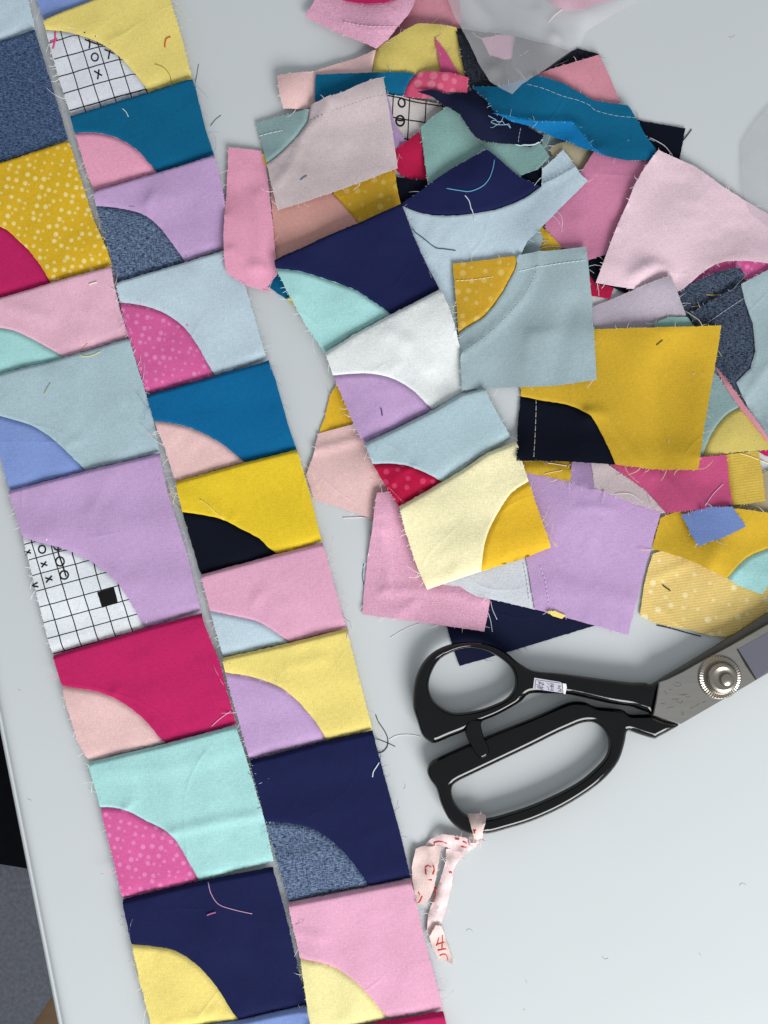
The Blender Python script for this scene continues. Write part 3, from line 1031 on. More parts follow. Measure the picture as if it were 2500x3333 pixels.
lay('fabric_scrap', 'charcoal scrap under the plastic bag beside the soft pink patch', SC,
    [('fabric_scrap', 'charcoal', P('e2 1130,280 1400,340 1560,400 1420,520 1180,600 1100,500'))], amp=.5)
lay('patchwork_scrap', 'deep teal strip sewn to a dotted rose quarter above the grid print', SC,
    [('background_panel', 'teal_back', P('e1 778,577 1000,572 1210,560 1450,553 1545,568') + arcp('e1 1545,568 1500,620 1470,680 1455,740') + P('e1 1300,860 1000,830 768,800'), 'A', arcp('e1 1545,568 1500,620 1470,680 1455,740')),
     ('quarter_circle_panel', 'rose_dots', arcp('e1 1545,568 1500,620 1470,680 1455,740') + P('e1 1600,760 1760,740 1800,715 1945,715 1955,595 1850,575 1745,562 1640,550'), 'B', arcp('e1 1545,568 1500,620 1470,680 1455,740'))],
    amp=1.0, lifts=[(*cr('e2', 560, 620), 1.5, 10)])
lay('fabric_scrap', 'white scrap printed with black grid squares and circles', SC,
    [('fabric_scrap', 'grid_pile', P('e2 110,725 330,738 480,755 600,800 620,1000 500,1150 200,1150'))], amp=.8,
    marks=[(0, [circle_px('e2', 254, 808, 26, 29), circle_px('e2', 243, 937, 32, 37), P('e2 214,930 245,935 272,930')], '#14151c', .00042)])
lay('fabric_scrap', 'dusty mauve sliver between the grid print and the pale pink reverse', SC,
    [('fabric_scrap', 'lilac_back', P('e2 130,700 165,800 200,960 245,1030 290,1100 200,1170 140,1000'))], amp=.4)
lay('fabric_scrap', 'bright red pointed scrap below the grid print', SC,
    [('fabric_scrap', 'red', P('e2 200,1165 290,1100 388,1018 420,1180 462,1425 330,1400 215,1320'))], amp=.7, lifts=[(*cr('e2', 350, 1150), 1.2, 6)])
lay('fabric_scrap', 'black navy scrap in shadow between red scrap and navy quarter', SC,
    [('fabric_scrap', 'blacknavy', P('e2 190,1360 330,1385 520,1400 420,1560 280,1600 230,1590'))], amp=.4)
lay('fabric_scrap', 'black scrap end under the short pale blue flap', SC,
    [('fabric_scrap', 'blacknavy', P('e2 1130,1360 1340,1295 1400,1380 1360,1470 1200,1440'))], amp=.3)
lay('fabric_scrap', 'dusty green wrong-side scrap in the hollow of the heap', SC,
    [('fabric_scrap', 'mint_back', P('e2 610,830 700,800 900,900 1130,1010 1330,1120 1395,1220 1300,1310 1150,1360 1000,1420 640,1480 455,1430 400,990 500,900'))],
    amp=1.4, lifts=[(*cr('e2', 600, 1150), 1.8, 12)])
lay('fabric_scrap', 'grey blue scrap corner under the teal flap', SC,
    [('fabric_scrap', 'greygreen_back', P('e2 1330,1040 1500,1020 1560,1120 1420,1180 1340,1130'))], amp=.3)
lay('fabric_scrap', 'curled dark navy scrap with pointed tip under the folded teal scrap', SC,
    [('fabric_scrap', 'navy_dark', P('e2 376,700 490,684 620,722 770,702 800,682 960,860 1100,900 1350,1048 1330,1092 1250,1132 1130,1110 900,1105 830,1075 780,1030 700,900 590,815 480,732'))],
    amp=1.2, lifts=[(*cr('e2', 820, 900), 3, 10), (*cr('e2', 1200, 1050), -.3, 4)], ridges=[(P('e2 700,780 840,900 960,1040'), 1.2, 3)],
    stitches=[(0, P('e2 1175,980 1160,1050 1155,1100'), '#b9c3d4', dict(r=.00012))])
lay('fabric_scrap', 'olive beige scrap bulging beside the pale blue flap', SC,
    [('fabric_scrap', 'beige_back', P('e2 1390,1160 1440,1120 1540,1100 1700,1120 1790,1180 1780,1330 1680,1400 1480,1330'))], amp=.8, lifts=[(*cr('e2', 1560, 1190), 2, 7)])
lay('fabric_scrap', 'black navy square corner sticking out past the folded teal scrap', SC,
    [('fabric_scrap', 'blacknavy', P('e3 500,880 650,922 920,973 1022,990 1002,1090 975,1230 880,1300 600,1150'))], amp=.4)
lay('fabric_scrap', 'dark crimson scrap in shadow beside the grey blue square', SC,
    [('fabric_scrap', 'red', P('J 150,470 300,650 480,760 440,880 280,860 150,700'))], amp=.4)
lay('fabric_scrap', 'black navy scrap in shadow under the pale pink scrap', SC,
    [('fabric_scrap', 'blacknavy', P('J 150,560 400,530 500,640 680,800 600,860 450,790 330,770 280,690'))], amp=.4)
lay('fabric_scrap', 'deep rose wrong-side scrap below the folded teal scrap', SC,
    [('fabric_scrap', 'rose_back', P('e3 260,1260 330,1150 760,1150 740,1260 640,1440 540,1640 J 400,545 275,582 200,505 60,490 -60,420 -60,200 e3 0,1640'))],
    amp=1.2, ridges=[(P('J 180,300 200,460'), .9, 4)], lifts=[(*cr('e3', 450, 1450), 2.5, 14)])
lay('fabric_scrap', 'small mustard corner between pale blue panel and grey blue square', SC,
    [('fabric_scrap', 'mustard', P('G 1215,325 1290,390 1375,485 1300,560 1190,520 1150,400'))], amp=.3)
lay('fabric_scrap', 'grey blue corner beside the small mustard corner', SC,
    [('fabric_scrap', 'greyblue_back', P('G 1020,560 1100,440 1200,350 1225,420 1195,520 1100,600'))], amp=.3)
lay('fabric_scrap', 'folded teal scrap with white stitching and a bright blue flap', SC,
    [('back_panel', 'teal_back', P('e2 800,680 970,690 1300,598 1480,650 W 800,495 970,520 1010,580 1060,670 1113,740 1085,785 960,787 870,768 800,735 745,670 690,611 e2 1300,965 1100,940 970,890 900,800')),
     ('folded_flap', 'flap_blue', P('e2 950,893 1130,932 1300,960 W 690,609 745,668 800,735 860,770 760,735 640,690 560,660 480,630 400,610'))],
    amp=.9, wl=(35, 80), lifts=[(*cr('e2', 1300, 800), 2.0, 22)], ridges=[(P('e2 970,900 1130,936 1300,962 W 690,611 745,669 800,735'), 1.3, 1.8)],
    stitches=[(0, P('W 470,425 560,450 640,480 720,498 780,520 810,545 900,568 1010,580'), '#a9c0cd', dict(dash=2.0, gap=.5, r=.0001))])
lay('fabric_scrap', 'hot pink dotted edge under the big pale pink scrap', SC,
    [('fabric_scrap', 'hotpink_dots', P('J 1040,770 1180,640 1300,570 1500,540 1800,560 1800,700 1500,760 1420,700 1250,780'))], amp=.8)
lay('fabric_scrap', 'big pale pink scrap spread on the right side of the heap', SC,
    [('fabric_scrap', 'palepink', P('e3 810,1160 950,1225 1100,1292 1300,1440 1500,1560 1660,1650 1900,1780') + P('J 1900,560') + catmull(P('J 1659,608 1450,592 1280,610 1150,685 1070,752 960,830 800,860 600,812 330,762'), 4) + P('J 365,660 400,560 480,350 560,170 e3 620,1440 700,1300'))],
    amp=1.4, lifts=[(*cr('J', 750, 420), 3.0, 22), (*cr('J', 700, 690), 2.2, 6), (*cr('J', 980, 740), -1.0, 5)], ridges=[(P('J 600,720 760,640 900,690'), 1.0, 2.2)], wl=(30, 70))
lay('fabric_scrap', 'dark denim scrap curled under the pale pink scrap', SC,
    [('fabric_scrap', 'denim_dark', P('J 930,850 1050,772 1250,682 1420,643 1478,692 1440,800 1200,930 1060,1080 1000,1010'))], amp=.8, ridges=[(P('J 1180,720 1420,660'), .9, 2)])
lay('fabric_scrap', 'lilac grey wrong-side scrap above the big mustard scrap', SC,
    [('fabric_scrap', 'lilac_grey', P('J 295,948 600,822 900,708 950,820 1022,1000 1050,1150 700,1200 330,1200'))], amp=.9, lifts=[(*cr('J', 820, 800), 1.5, 7)])
lay('fabric_scrap', 'yellow and mint scrap edge between lilac grey and denim', SC,
    [('fabric_scrap', 'mint_back', P('J 775,1070 900,1022 1040,1028 1085,1100 1080,1160 800,1160'))], amp=.3)

# middle left
lay('patchwork_scrap', 'peach panel with dotted mustard quarter under the pale pink reverse', SC,
    [('background_panel', 'peach_back', P('E 425,-60 500,-100 870,-20') + arcp('E 905,70 980,150 1060,245 1110,310') + P('E 900,480 480,610 455,420'), 'A', arcp('E 905,70 980,150 1060,245 1110,310')),
     ('quarter_circle_panel', 'mustard_dots_back', arcp('E 905,70 980,150 1060,245 1110,310') + P('E 1300,340 1440,200 1432,160 1400,0 e1 1388,1312 1200,1330 950,1450'), 'B', arcp('E 905,70 980,150 1060,245 1110,310'))],
    amp=1.2, lifts=[(*cr('E', 750, 250), 1.5, 12)])
lay('fabric_scrap', 'tall soft pink scrap overlapping the narrower patchwork strip', SC,
    [('fabric_scrap', 'candy', P('e1 105,1140 240,1150 360,1166 392,1270 415,1450 E 435,200 462,480 480,700 400,800 440,834 330,810 220,772 95,690 75,630 68,400 75,240'))],
    amp=1.2, lifts=[(*cr('E', 230, 300), 2.0, 12)], ridges=[(P('E 330,100 360,400 330,640'), .8, 3), (P('E 400,650 300,640'), .5, 2)])
lay('fabric_scrap', 'golden yellow sliver behind the tall soft pink scrap', SC,
    [('fabric_scrap', 'golden', P('e1 362,1180 385,1200 410,1300 395,1290 375,1250'))], amp=.1, rad=1, sig=2)
lay('patchwork_scrap', 'pale pink reverse side sewn to a grey blue corner with white stitches', SC,
    [('reverse_panel', 'creampink_back', P('e1 740,820 870,770 1000,728 1140,662 1296,610 1340,850 1380,1100 1410,1300 1180,1390 930,1480 700,1555 482,1621 440,1450 400,1270') + P('e1 530,1170 640,1060 720,960 730,880'), 'A', P('e1 400,1270 530,1170 640,1060 720,960 730,880 740,820')),
     ('corner_panel', 'greygreen_back', P('e1 315,945 500,900 735,845 730,880 720,960 640,1060 530,1170 400,1270 370,1150 340,1040'), 'B', P('e1 400,1270 530,1170 640,1060 720,960 730,880 740,820'))],
    amp=1.5, lifts=[(*cr('e1', 1000, 1000), 3.0, 20), (*cr('e1', 1250, 700), 2.0, 8)], ridges=[(P('e1 870,775 860,880 700,1040 600,1260 470,1440'), .6, 1.3)],
    stitches=[(1, P('e1 340,1050 430,1028 530,1012'), '#d5dfe0'), (0, P('e1 910,885 1060,830 1220,775 1330,755'), '#a79aa2', dict(r=.00012, dash=.5, gap=1.0)), (0, P('e1 740,950 850,905'), '#5c5764', dict(r=.00012, dash=.9, gap=.6))],
    marks=[(0, [P('e1 662,1410 690,1390 712,1378')], '#6d7a8c', .0004)], wl=(30, 70))
lay('fabric_scrap', 'mustard scrap edge along the right side of the navy and mint block', SC,
    [('fabric_scrap', 'mustard', P('G 100,165 140,165 185,290 250,420 200,440 100,300'))], amp=.2, rad=1, sig=2)
nav_arc = arcp('G 132,160 260,215 400,250 560,257 750,235 900,195 1080,110 1215,15')
lay('patchwork_scrap', 'pale blue panel with a navy quarter circle in the middle of the heap', SC,
    [('background_panel', 'lightblue', nav_arc + P('e2 1340,1300 1420,1230 1500,1152 1545,1210 1590,1282 1659,1370 W 772,885 G 1540,5 1380,165 1200,350 1100,450 1010,640 800,1300 620,1330 560,1200 520,1090 470,960 430,830 330,640 200,340'), 'A', nav_arc),
     ('quarter_circle_panel', 'navy', nav_arc + P('e2 1330,1440 1150,1350 960,1200 910,1160 640,1310 420,1460 250,1572'), 'B', nav_arc)],
    amp=1.5, lifts=[(*cr('G', 700, 350), 3.0, 18), (*cr('e2', 900, 1400), 2.0, 12)], wl=(30, 70), ridges=[(P('e2 1340,1420 1450,1370 1590,1290'), .6, 1.0)],
    stitches=[(0, P('e2 1345,1420 1450,1370 1595,1288'), '#7f9aa3', dict(r=.00013))])

# right-hand side, under the big mustard scrap
lay('fabric_scrap', 'olive mustard scrap end below the black quarter circle', SC,
    [('fabric_scrap', 'mustard', P('H 590,1000 1100,1000 1085,1150 1065,1260 850,1210 640,1170'))], amp=.7, ridges=[(P('H 640,1130 860,1120 1060,1180'), .9, 2)])
lay('fabric_scrap', 'lilac fold end showing below the black quarter circle', SC,
    [('fabric_scrap', 'lilac_back', P('H 1095,1000 1270,1000 1290,1150 1310,1340 1180,1310 1070,1260'))], amp=.6)
lay('fabric_scrap', 'pale mauve wrong-side scrap between lilac square and rose panel', SC,
    [('fabric_scrap', 'creampink_back', P('H 1262,1000 1440,1040 K 95,945 250,1050 450,1190 560,1310 655,1420 400,1340 H 1310,1330 1290,1150'))], amp=.9)
lay('fabric_scrap', 'olive grey scrap at the right below the striped yellow piece', SC,
    [('fabric_scrap', 'beige_back', P('K 1250,1200 1659,1000 1850,960 1900,1400 1440,1556 1380,1450 1300,1360'))], amp=.5)
lay('fabric_scrap', 'dotted mustard scrap with fine ribs touching the scissors blade', SC,
    [('fabric_scrap', 'mustard_dots_stripe', P('L 770,600 880,560 1130,640 1420,700 1700,750 1760,900 1659,1080 1560,1140 1430,1200 1320,1240 1190,1225 1080,1190 900,1160 780,1130 670,1075 700,850 740,690'))],
    amp=.8, fr=.5, ridges=[(P('L 760,790 900,730 1040,670'), .6, 1.2), (P('L 805,1010 890,1060 960,1140'), .4, .9), (P('L 1290,1080 1430,1030'), .5, 1.4)])
mm_arc = arcp('L 1345,785 1430,690 1530,610 1680,550 1800,520')
lay('patchwork_scrap', 'shiny mustard panel sewn to a pale mint quarter at the right edge', SC,
    [('background_panel', 'mustard', P('L 830,320 1000,250 1400,250 1800,300') + list(reversed(mm_arc)) + P('L 1200,728 1080,662 880,588 765,560'), 'A', mm_arc),
     ('quarter_circle_panel', 'mint', mm_arc + P('L 1820,760 1659,835 1612,912 1430,845'), 'B', mm_arc)],
    amp=1.6, lifts=[(*cr('L', 1200, 600), 2.0, 9)], ridges=[(P('L 1250,560 1190,720'), .8, 3)])
lay('fabric_scrap', 'small periwinkle blue scrap with frayed edges on the mustard panel', SC,
    [('fabric_scrap', 'periwinkle_shaded', P('L 985,300 1180,240 1385,235 1430,300 1492,386 1380,440 1300,480 1210,505 1125,540 1090,490 1060,440 1030,370'))], amp=.6, fr=.9)
lay('patchwork_scrap', 'grey blue scrap with soft yellow quarter right of the big mustard scrap', SC,
    [('background_panel', 'greygreen_back', P('K 1060,0 1140,50 1270,200 1385,372') + arcp('K 1385,372 1250,450 1150,560 1070,700 1015,870') + P('K 900,900 920,400'), 'A', arcp('K 1385,372 1250,450 1150,560 1070,700 1015,870')),
     ('quarter_circle_panel', 'paleyellow_back', arcp('K 1385,372 1250,450 1150,560 1070,700 1015,870') + P('K 1200,842 1350,822 1560,806 1800,780 1800,700 1659,700 1500,500'), 'B', arcp('K 1385,372 1250,450 1150,560 1070,700 1015,870'))],
    amp=1.2, lifts=[(*cr('K', 1400, 620), 1.5, 9)])
lay('fabric_scrap', 'crimson corner at the right edge beside the soft yellow quarter', SC,
    [('fabric_scrap', 'crimson', P('K 1560,812 1700,790 1850,800 1850,900 1659,862'))], amp=.2)
lay('patchwork_scrap', 'deep rose panel sewn to a striped yellow strip below the big mustard scrap', SC,
    [('background_panel', 'rose_red', P('K 110,942 300,850 700,830 1000,870 1243,845 1262,960 1285,1150 1312,1338 1150,1362 1000,1380 820,1400 652,1418 540,1280 440,1180 280,1070'), 'A', P('K 1243,845 1262,960 1285,1150 1312,1338')),
     ('edge_strip', 'yellow_stripe', P('K 1243,845 1262,960 1285,1150 1312,1338 1440,1330 1638,1302 1620,1150 1600,1000 1562,812 1400,825'), 'B', P('K 1243,845 1262,960 1285,1150 1312,1338'))],
    amp=1.4, lifts=[(*cr('K', 800, 1150), 1.8, 9)], ridges=[(P('K 560,1020 700,1130 850,1330'), .5, 1.3), (P('K 400,980 480,1060'), .9, 3)], fr=.5)
lay('fabric_scrap', 'thin pink scrap edge squeezed between denim and soft yellow quarter', SC,
    [('fabric_scrap', 'rosepink_back', P('K 1120,-60 1180,-10 1270,130 1430,360 1560,530 1700,730 1650,710 1400,410 1250,190'))], amp=.4)
lay('patchwork_scrap', 'denim reverse sewn to a grey blue panel at the right side', SC,
    [('background_panel', 'greyblue_back', P('S 2411,926 2450,905 2520,868 2640,890 2640,1480 2560,1470 2500,1428 2420,1303 2395,1245 2441,1199 2458,1144 2450,1055 2420,971'), 'A', P('S 2420,1303 2395,1245 2441,1199 2458,1144 2450,1055 2420,971 2411,926')),
     ('quarter_circle_panel', 'denim_dark', P('S 2420,1303 2395,1245 2441,1199 2458,1144 2450,1055 2420,971 2411,926') + P('J 1430,780 1250,880 1050,1002 1080,1090 1200,1250 1250,1400 1380,1560'), 'B', P('S 2420,1303 2395,1245 2441,1199 2458,1144 2450,1055 2420,971 2411,926'))],
    amp=1.2, fr=.6, lifts=[(2380, 1080, 2.0, 10)], ridges=[(P('K 1420,310 1560,90 1650,-20'), .7, 1.4)],
    stitches=[(1, P('J 1190,1070 1320,980 1470,880'), '#b9b6c4')])

# the third sewn strip lies on top of the heap
strip3 = [
    B_('navy', 'mint', 'E 475,665', 'E 460,588 700,480 1000,350 1250,240 1432,160', 'G 230,420 350,680 425,808 200,930', 'E 475,665 650,685 800,725 950,775 1100,835 1230,920 1310,970 1360,1005', 'E 1080,1155 850,1308 700,1090 560,840', bri=-2, obn=2, h=3.5, rw=2.0,
       lifts=[(*cr('E', 1150, 600), 1.0, 14)]),
    B_('white', 'lilac', 'F 440,180', 'E 850,1306 1080,1156 1360,1007 G 200,932 428,812', 'G 490,950 540,1100 590,1300 F 1460,240 1500,285 1350,365', 'F 440,180 600,168 720,168 850,190 960,235 1060,300 1140,380 1205,440', 'F 672,697 610,580 520,370', bri=-2, h=4.0, rw=2.2,
       lifts=[(*cr('F', 800, 80), 1.0, 12), (*cr('F', 1280, 250), -1.2, 6)], ridges=[(P('G 40,1160 200,1260 330,1420'), .8, 3), (P('G 60,1440 120,1390'), .5, 1.3)]),
    B_('skyblue', 'red_dots', 'F 741,858', 'F 676,698 1205,441 1420,315 1592,272', 'H 290,500 380,650 492,835 250,980 0,1150', 'F 741,858 880,855 1000,870 1100,905 1200,950 1275,991', 'F 945,1182 850,1040', bri=-3, h=4.0, rw=2.0,
       ridges=[(P('F 860,1030 950,940 1050,885'), .6, 1.2)]),
    B_('cream', 'golden', '', 'F 945,1184 1275,992 H 0,1152 250,982 532,868', 'H 590,1060 640,1215', 'I 1340,50 1220,125 1150,220 1080,340 1030,450 1000,570 985,735', '', h=3.6, rw=2.0),
]
# last block: the quarter circle sits on its right-hand side
b = strip3[-1]
b['la'] = P('I 985,735 800,795 570,876 530,790 470,640 400,430')
b['ra'] = P('H 590,1060 640,1215')
b['arc'] = P('I 985,735 1000,570 1030,450 1080,340 1150,220 1220,125 1345,45')
b['ob'] = P('I 1390,180 1440,320 1522,548 1340,625')
b['bot'] = P('I 1522,548 985,735 570,876')
strip('patchwork_strip', 'short patchwork strip ending in a cream and gold block on the heap', strip3, hgt=3.5, amp=.7, rad=4, sig=6.0)

# on top of everything
ba = arcp('H 588,418 800,460 1060,505 1200,570 1290,640 1400,830 1520,1092')
lay('patchwork_scrap', 'big mustard scrap with a frayed black quarter circle', SC,
    [('background_panel', 'mustard', ba + P('K 500,985 968,995 1040,500 1080,280 J 1250,1400 1292,1094 800,1104 330,1116 -200,1140 H 590,330'), 'A', ba),
     ('quarter_circle_panel', 'blacknavy', ba + P('H 1300,1080 1090,1065 800,1058 543,1056 552,900 560,700 580,520'), 'B', ba)],
    amp=1.4, wl=(30, 70), fr=.7, lifts=[(*cr('J', 700, 1350), 1.2, 10), (*cr('H', 1250, 620), 1.5, 3.5)], ridges=[(P('K 0,370 90,500 220,680 420,930'), .5, 1.1), (P('K 560,0 560,500 600,900'), -.8, 5), (P('H 1400,600 1250,560'), .5, 1.5)],
    stitches=[(1, P('H 740,440 735,640 725,840 712,1030'), '#b8b2a8', dict(dash=2.2, gap=.3))],
    marks=[(0, [P('J 785,1250 810,1228 830,1212')], '#6d5a20', .0004)])
ga = arcp('G 1022,552 1018,640 970,735 900,860 780,1010 660,1090 572,1152')
lay('patchwork_scrap', 'grey blue square with a mustard quarter showing its stitched reverse', SC,
    [('background_panel', 'greyblue_back', ga + P('G 575,1160 590,1330 600,1592 760,1575 1150,1560 1340,1550 1642,1505 1620,1200 1600,900 1575,650 1557,484 1190,524'), 'A', ga),
     ('quarter_circle_panel', 'mustard_dots_back', ga + P('G 565,1000 545,780 528,612 770,586'), 'B', ga)],
    amp=1.3, wl=(30, 70), fr=.35, lifts=[(*cr('G', 1300, 800), 2.2, 14), (*cr('G', 750, 1400), 1.0, 10)],
    ridges=[(P('G 1192,530 1175,660 1090,850 950,1010 800,1160 600,1310'), .9, 1.5), (P('G 1440,950 1330,1350 1300,1520'), -.8, 4)],
    stitches=[(0, P('G 1035,675 1200,645 1400,612 1555,590'), '#dfe9ea'), (1, P('G 550,745 700,732 840,712'), '#efe2b6'),
              (0, P('G 1165,690 1080,860 950,1015 800,1160 640,1280'), '#c2cfd2', dict(r=.00012, dash=.7, gap=.6))])
lay('fabric_scrap', 'woven pink scrap standing up at the top beside the plastic bag', SC,
    [('fabric_scrap', 'pink_weave', P('e1 690,140 760,40 790,-60 1560,-60 1530,60 1500,120 1410,232 1330,330 1242,392 1080,325 930,260 800,190'))],
    amp=1.6, lifts=[(*cr('e1', 1250, 150), 4.0, 16)], ridges=[(P('e1 1000,200 1180,245 1390,240'), .6, 1.0)],
    stitches=[(0, P('e1 990,200 1180,243 1390,240'), '#f0cfe0', dict(r=.00013))])
lay('fabric_scrap', 'crimson scrap edge at the top above the woven pink scrap', SC,
    [('fabric_scrap', 'crimson', P('e1 950,-80 980,2 1080,24 1180,33 1300,28 1400,5 1440,-80'))], amp=.5)
lay('fabric_scrap', 'pink scrap with a crimson edge inside the top of the plastic bag', SC,
    [('fabric_scrap', 'candy', P('e2 1360,-60 1420,60 1500,100 1659,80 e3 250,60 480,-5 560,-60'))], amp=.8, lifts=[(*cr('e3', 60, 0), 2, 10)])

# ------------------------------------------------------------------ tailor's scissors
handle_mat = plain('black_enamel', '#040505', 0.09, spec=0.42)
steel = plain('brushed_steel', '#a5a29d', 0.36, metal=1.0, noise=.12, nscale=60, stretch=(1, 18, -0.5))
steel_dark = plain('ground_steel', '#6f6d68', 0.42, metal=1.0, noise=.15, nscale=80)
steel_lilac = plain('hollow_ground_steel', '#9a99a6', 0.30, metal=1.0, noise=.08, nscale=60)  # lilac reflection on the hollow grind, put into the steel colour
nickel = plain('nickel_plate', '#a9a399', 0.30, metal=1.0)

def rounded(name, outer, holes, z0, z1, bev, mat, parent, origin, zlook, smooth_n=4):
    """solid with a rounded rim all round, from an outline with holes"""
    loops = [resample(px2w(catmull(pl, smooth_n, True), zlook), 0.0006, True) for pl in [outer] + holes]
    hlf = (z1 - z0) / 2
    zc = (z0 + z1) / 2
    closed = [np.vstack([l, l[:1]]) for l in loops]
    def dist(p):
        d = np.full(len(p), 1e9)
        for c in closed:
            d = np.minimum(d, seg_dist(p[:, 0], p[:, 1], c))
        return d
    def solid(p):
        m = inside(p[:, 0], p[:, 1], loops[0])
        for l in loops[1:]:
            m &= ~inside(p[:, 0], p[:, 1], l)
        return m
    pts = []
    ths = np.radians([9, 18, 28, 39, 51, 64, 77, 90])
    for l in loops:
        t = np.roll(l, -1, 0) - np.roll(l, 1, 0)
        t /= np.linalg.norm(t, axis=1)[:, None] + 1e-12
        nr = np.stack([-t[:, 1], t[:, 0]], 1)
        for th in ths:
            d = bev * (1 - math.cos(th))
            for sg in (1, -1):
                q = l + nr * d * sg
                ok = solid(q)
                q = q[ok]
                if len(q):
                    q = q[np.abs(dist(q) - d) < d * .08 + 2e-6]
                    pts.append(q)
    x0, y0 = loops[0].min(0); x1, y1 = loops[0].max(0)
    X, Y = np.meshgrid(np.arange(x0, x1, .0009), np.arange(y0, y1, .0009))
    g = np.stack([X.ravel(), Y.ravel()], 1)
    g = g[solid(g)]
    g = g[dist(g) > bev * 1.12]
    # medial points keep narrow bars round
    X, Y = np.meshgrid(np.arange(x0, x1, .0005), np.arange(y0, y1, .0005))
    md = np.stack([X.ravel(), Y.ravel()], 1)
    md = md[solid(md)]
    dm = dist(md)
    allr = np.vstack(pts + [g])
    far = np.ones(len(md), bool)
    for k in range(0, len(md), 500):
        far[k:k + 500] = np.hypot(md[k:k + 500, None, 0] - allr[None, :, 0], md[k:k + 500, None, 1] - allr[None, :, 1]).min(1) > .00055
    md = md[far & (dm > .0004)]
    inner = np.vstack([allr, md])
    verts, edges = [], []
    for l in loops:
        b0 = len(verts)
        verts += [Vector((float(a), float(b))) for a, b in l]
        edges += [(b0 + k, b0 + (k + 1) % len(l)) for k in range(len(l))]
    verts += [Vector((float(a), float(b))) for a, b in inner]
    res = delaunay_2d_cdt(verts, edges, [], 0, 1e-7)
    V2 = np.array([(v.x, v.y) for v in res[0]])
    F = np.array([f for f in res[2]])
    F = F[solid(V2[F].mean(1))]
    a, b, c = V2[F[:, 0]], V2[F[:, 1]], V2[F[:, 2]]
    ar = (b[:, 0] - a[:, 0]) * (c[:, 1] - a[:, 1]) - (b[:, 1] - a[:, 1]) * (c[:, 0] - a[:, 0])
    F[ar < 0] = F[ar < 0][:, ::-1]
    d = dist(V2)
    q = np.clip(d / bev, 0, 1)
    h = hlf * np.sqrt(np.clip(1 - (1 - q) ** 2, 0, 1))
    rim = d < 1e-6
    n = len(V2)
    low = np.where(rim, np.arange(n), np.arange(n) + n)
    top = np.column_stack([V2, zc + h])
    bot = np.column_stack([V2, zc - h])
    faces = [tuple(f) for f in F] + [tuple(low[f[::-1]]) for f in F]
    o = add_mesh(name, np.vstack([top, bot]), faces, mat, parent, origin)
    return o

def prism(name, poly_px, z0, z1, mat, parent, origin, zlook, chamfer=0.0):
    w = px2w(poly_px, zlook)
    n = len(w)
    if chamfer:
        c = w.mean(0)
        w2 = w + (c - w) / np.linalg.norm(c - w, axis=1)[:, None] * chamfer
        v = [(x, y, z0) for x, y in w] + [(x, y, z1 - chamfer) for x, y in w] + [(x, y, z1) for x, y in w2]
        f = [tuple(range(n)), tuple(reversed(range(2 * n, 3 * n)))]
        for r in (0, 1):
            f += [(r * n + i, (r + 1) * n + i, (r + 1) * n + (i + 1) % n, r * n + (i + 1) % n) for i in range(n)]
    else:
        v = [(x, y, z0) for x, y in w] + [(x, y, z1) for x, y in w]
        f = [tuple(range(n)), tuple(reversed(range(n, 2 * n)))] + [(i, n + i, n + (i + 1) % n, (i + 1) % n) for i in range(n)]
    o = add_mesh(name, v, f, mat, parent, origin, smooth=False)
    # make sure the faces look outwards
    import bmesh
    bm = bmesh.new(); bm.from_mesh(o.data); bmesh.ops.recalc_face_normals(bm, faces=bm.faces); bm.to_mesh(o.data); bm.free()
    return o

so = px2w([cr('M', 900, 900)], 0.0)[0]
sorg = (float(so[0]), float(so[1]), 0.0)
SB = 0.0012                              # rests on the navy scrap and the table
sc_root = empty('scissors', sorg)
tag(sc_root, 'black handled tailor scissors with steel blades and a rag tied on', 'scissors')
up_out = P('M 90,600 95,500 120,400 170,310 250,240 370,195 500,185 620,205 720,255 800,320 880,370 950,388 1100,400 1400,440 R 0,1000 100,1002 190,1006 262,1022 380,962 345,1050 310,1220 265,1385 220,1362 100,1322 0,1290 M 1400,598 1150,542 1000,535 880,537 820,590 720,650 640,690 560,722 500,760 430,795 340,830 240,870 190,852 150,810 120,720 97,650')
up_hole = P('M 200,470 225,380 280,300 380,248 480,230 600,252 700,310 760,370 781,440 770,510 720,570 640,610 540,645 420,665 340,658 260,610 215,550')
fh = rounded('finger_handle', up_out, [up_hole], SB + .0004, SB + .0074, .0032, handle_mat, sc_root, sorg, .006, 3)
lo_out = P('M 188,1050 212,1000 300,950 600,820 900,700 1080,620 1170,590 1260,595 1330,625 1500,642 R 0,1385 150,1388 270,1392 400,1440 600,1502 480,1590 345,1662 300,1682 150,1640 M 1560,792 1538,800 1525,870 1485,990 1400,1100 1280,1200 1100,1310 900,1400 720,1455 600,1485 480,1485 400,1450 330,1380 280,1280 250,1180 215,1130 194,1090')
lo_hole = P('M 380,1140 500,1080 700,985 900,890 1050,815 1150,770 1240,735 1320,735 1380,780 1415,850 1410,930 1370,1000 1250,1110 1100,1200 900,1290 720,1350 600,1380 500,1380 420,1330 370,1260 355,1190')
th_ = rounded('thumb_handle', lo_out, [lo_hole], SB, SB + .0066, .0030, handle_mat, sc_root, sorg, .006, 3)
stp = P('M 470,720 560,716 552,745 572,830 606,905 597,950 562,972 530,960 480,880 445,800')
rounded('stopper', stp, [], SB + .0054, SB + .0084, .0014, handle_mat, sc_root, sorg, .009, 3)
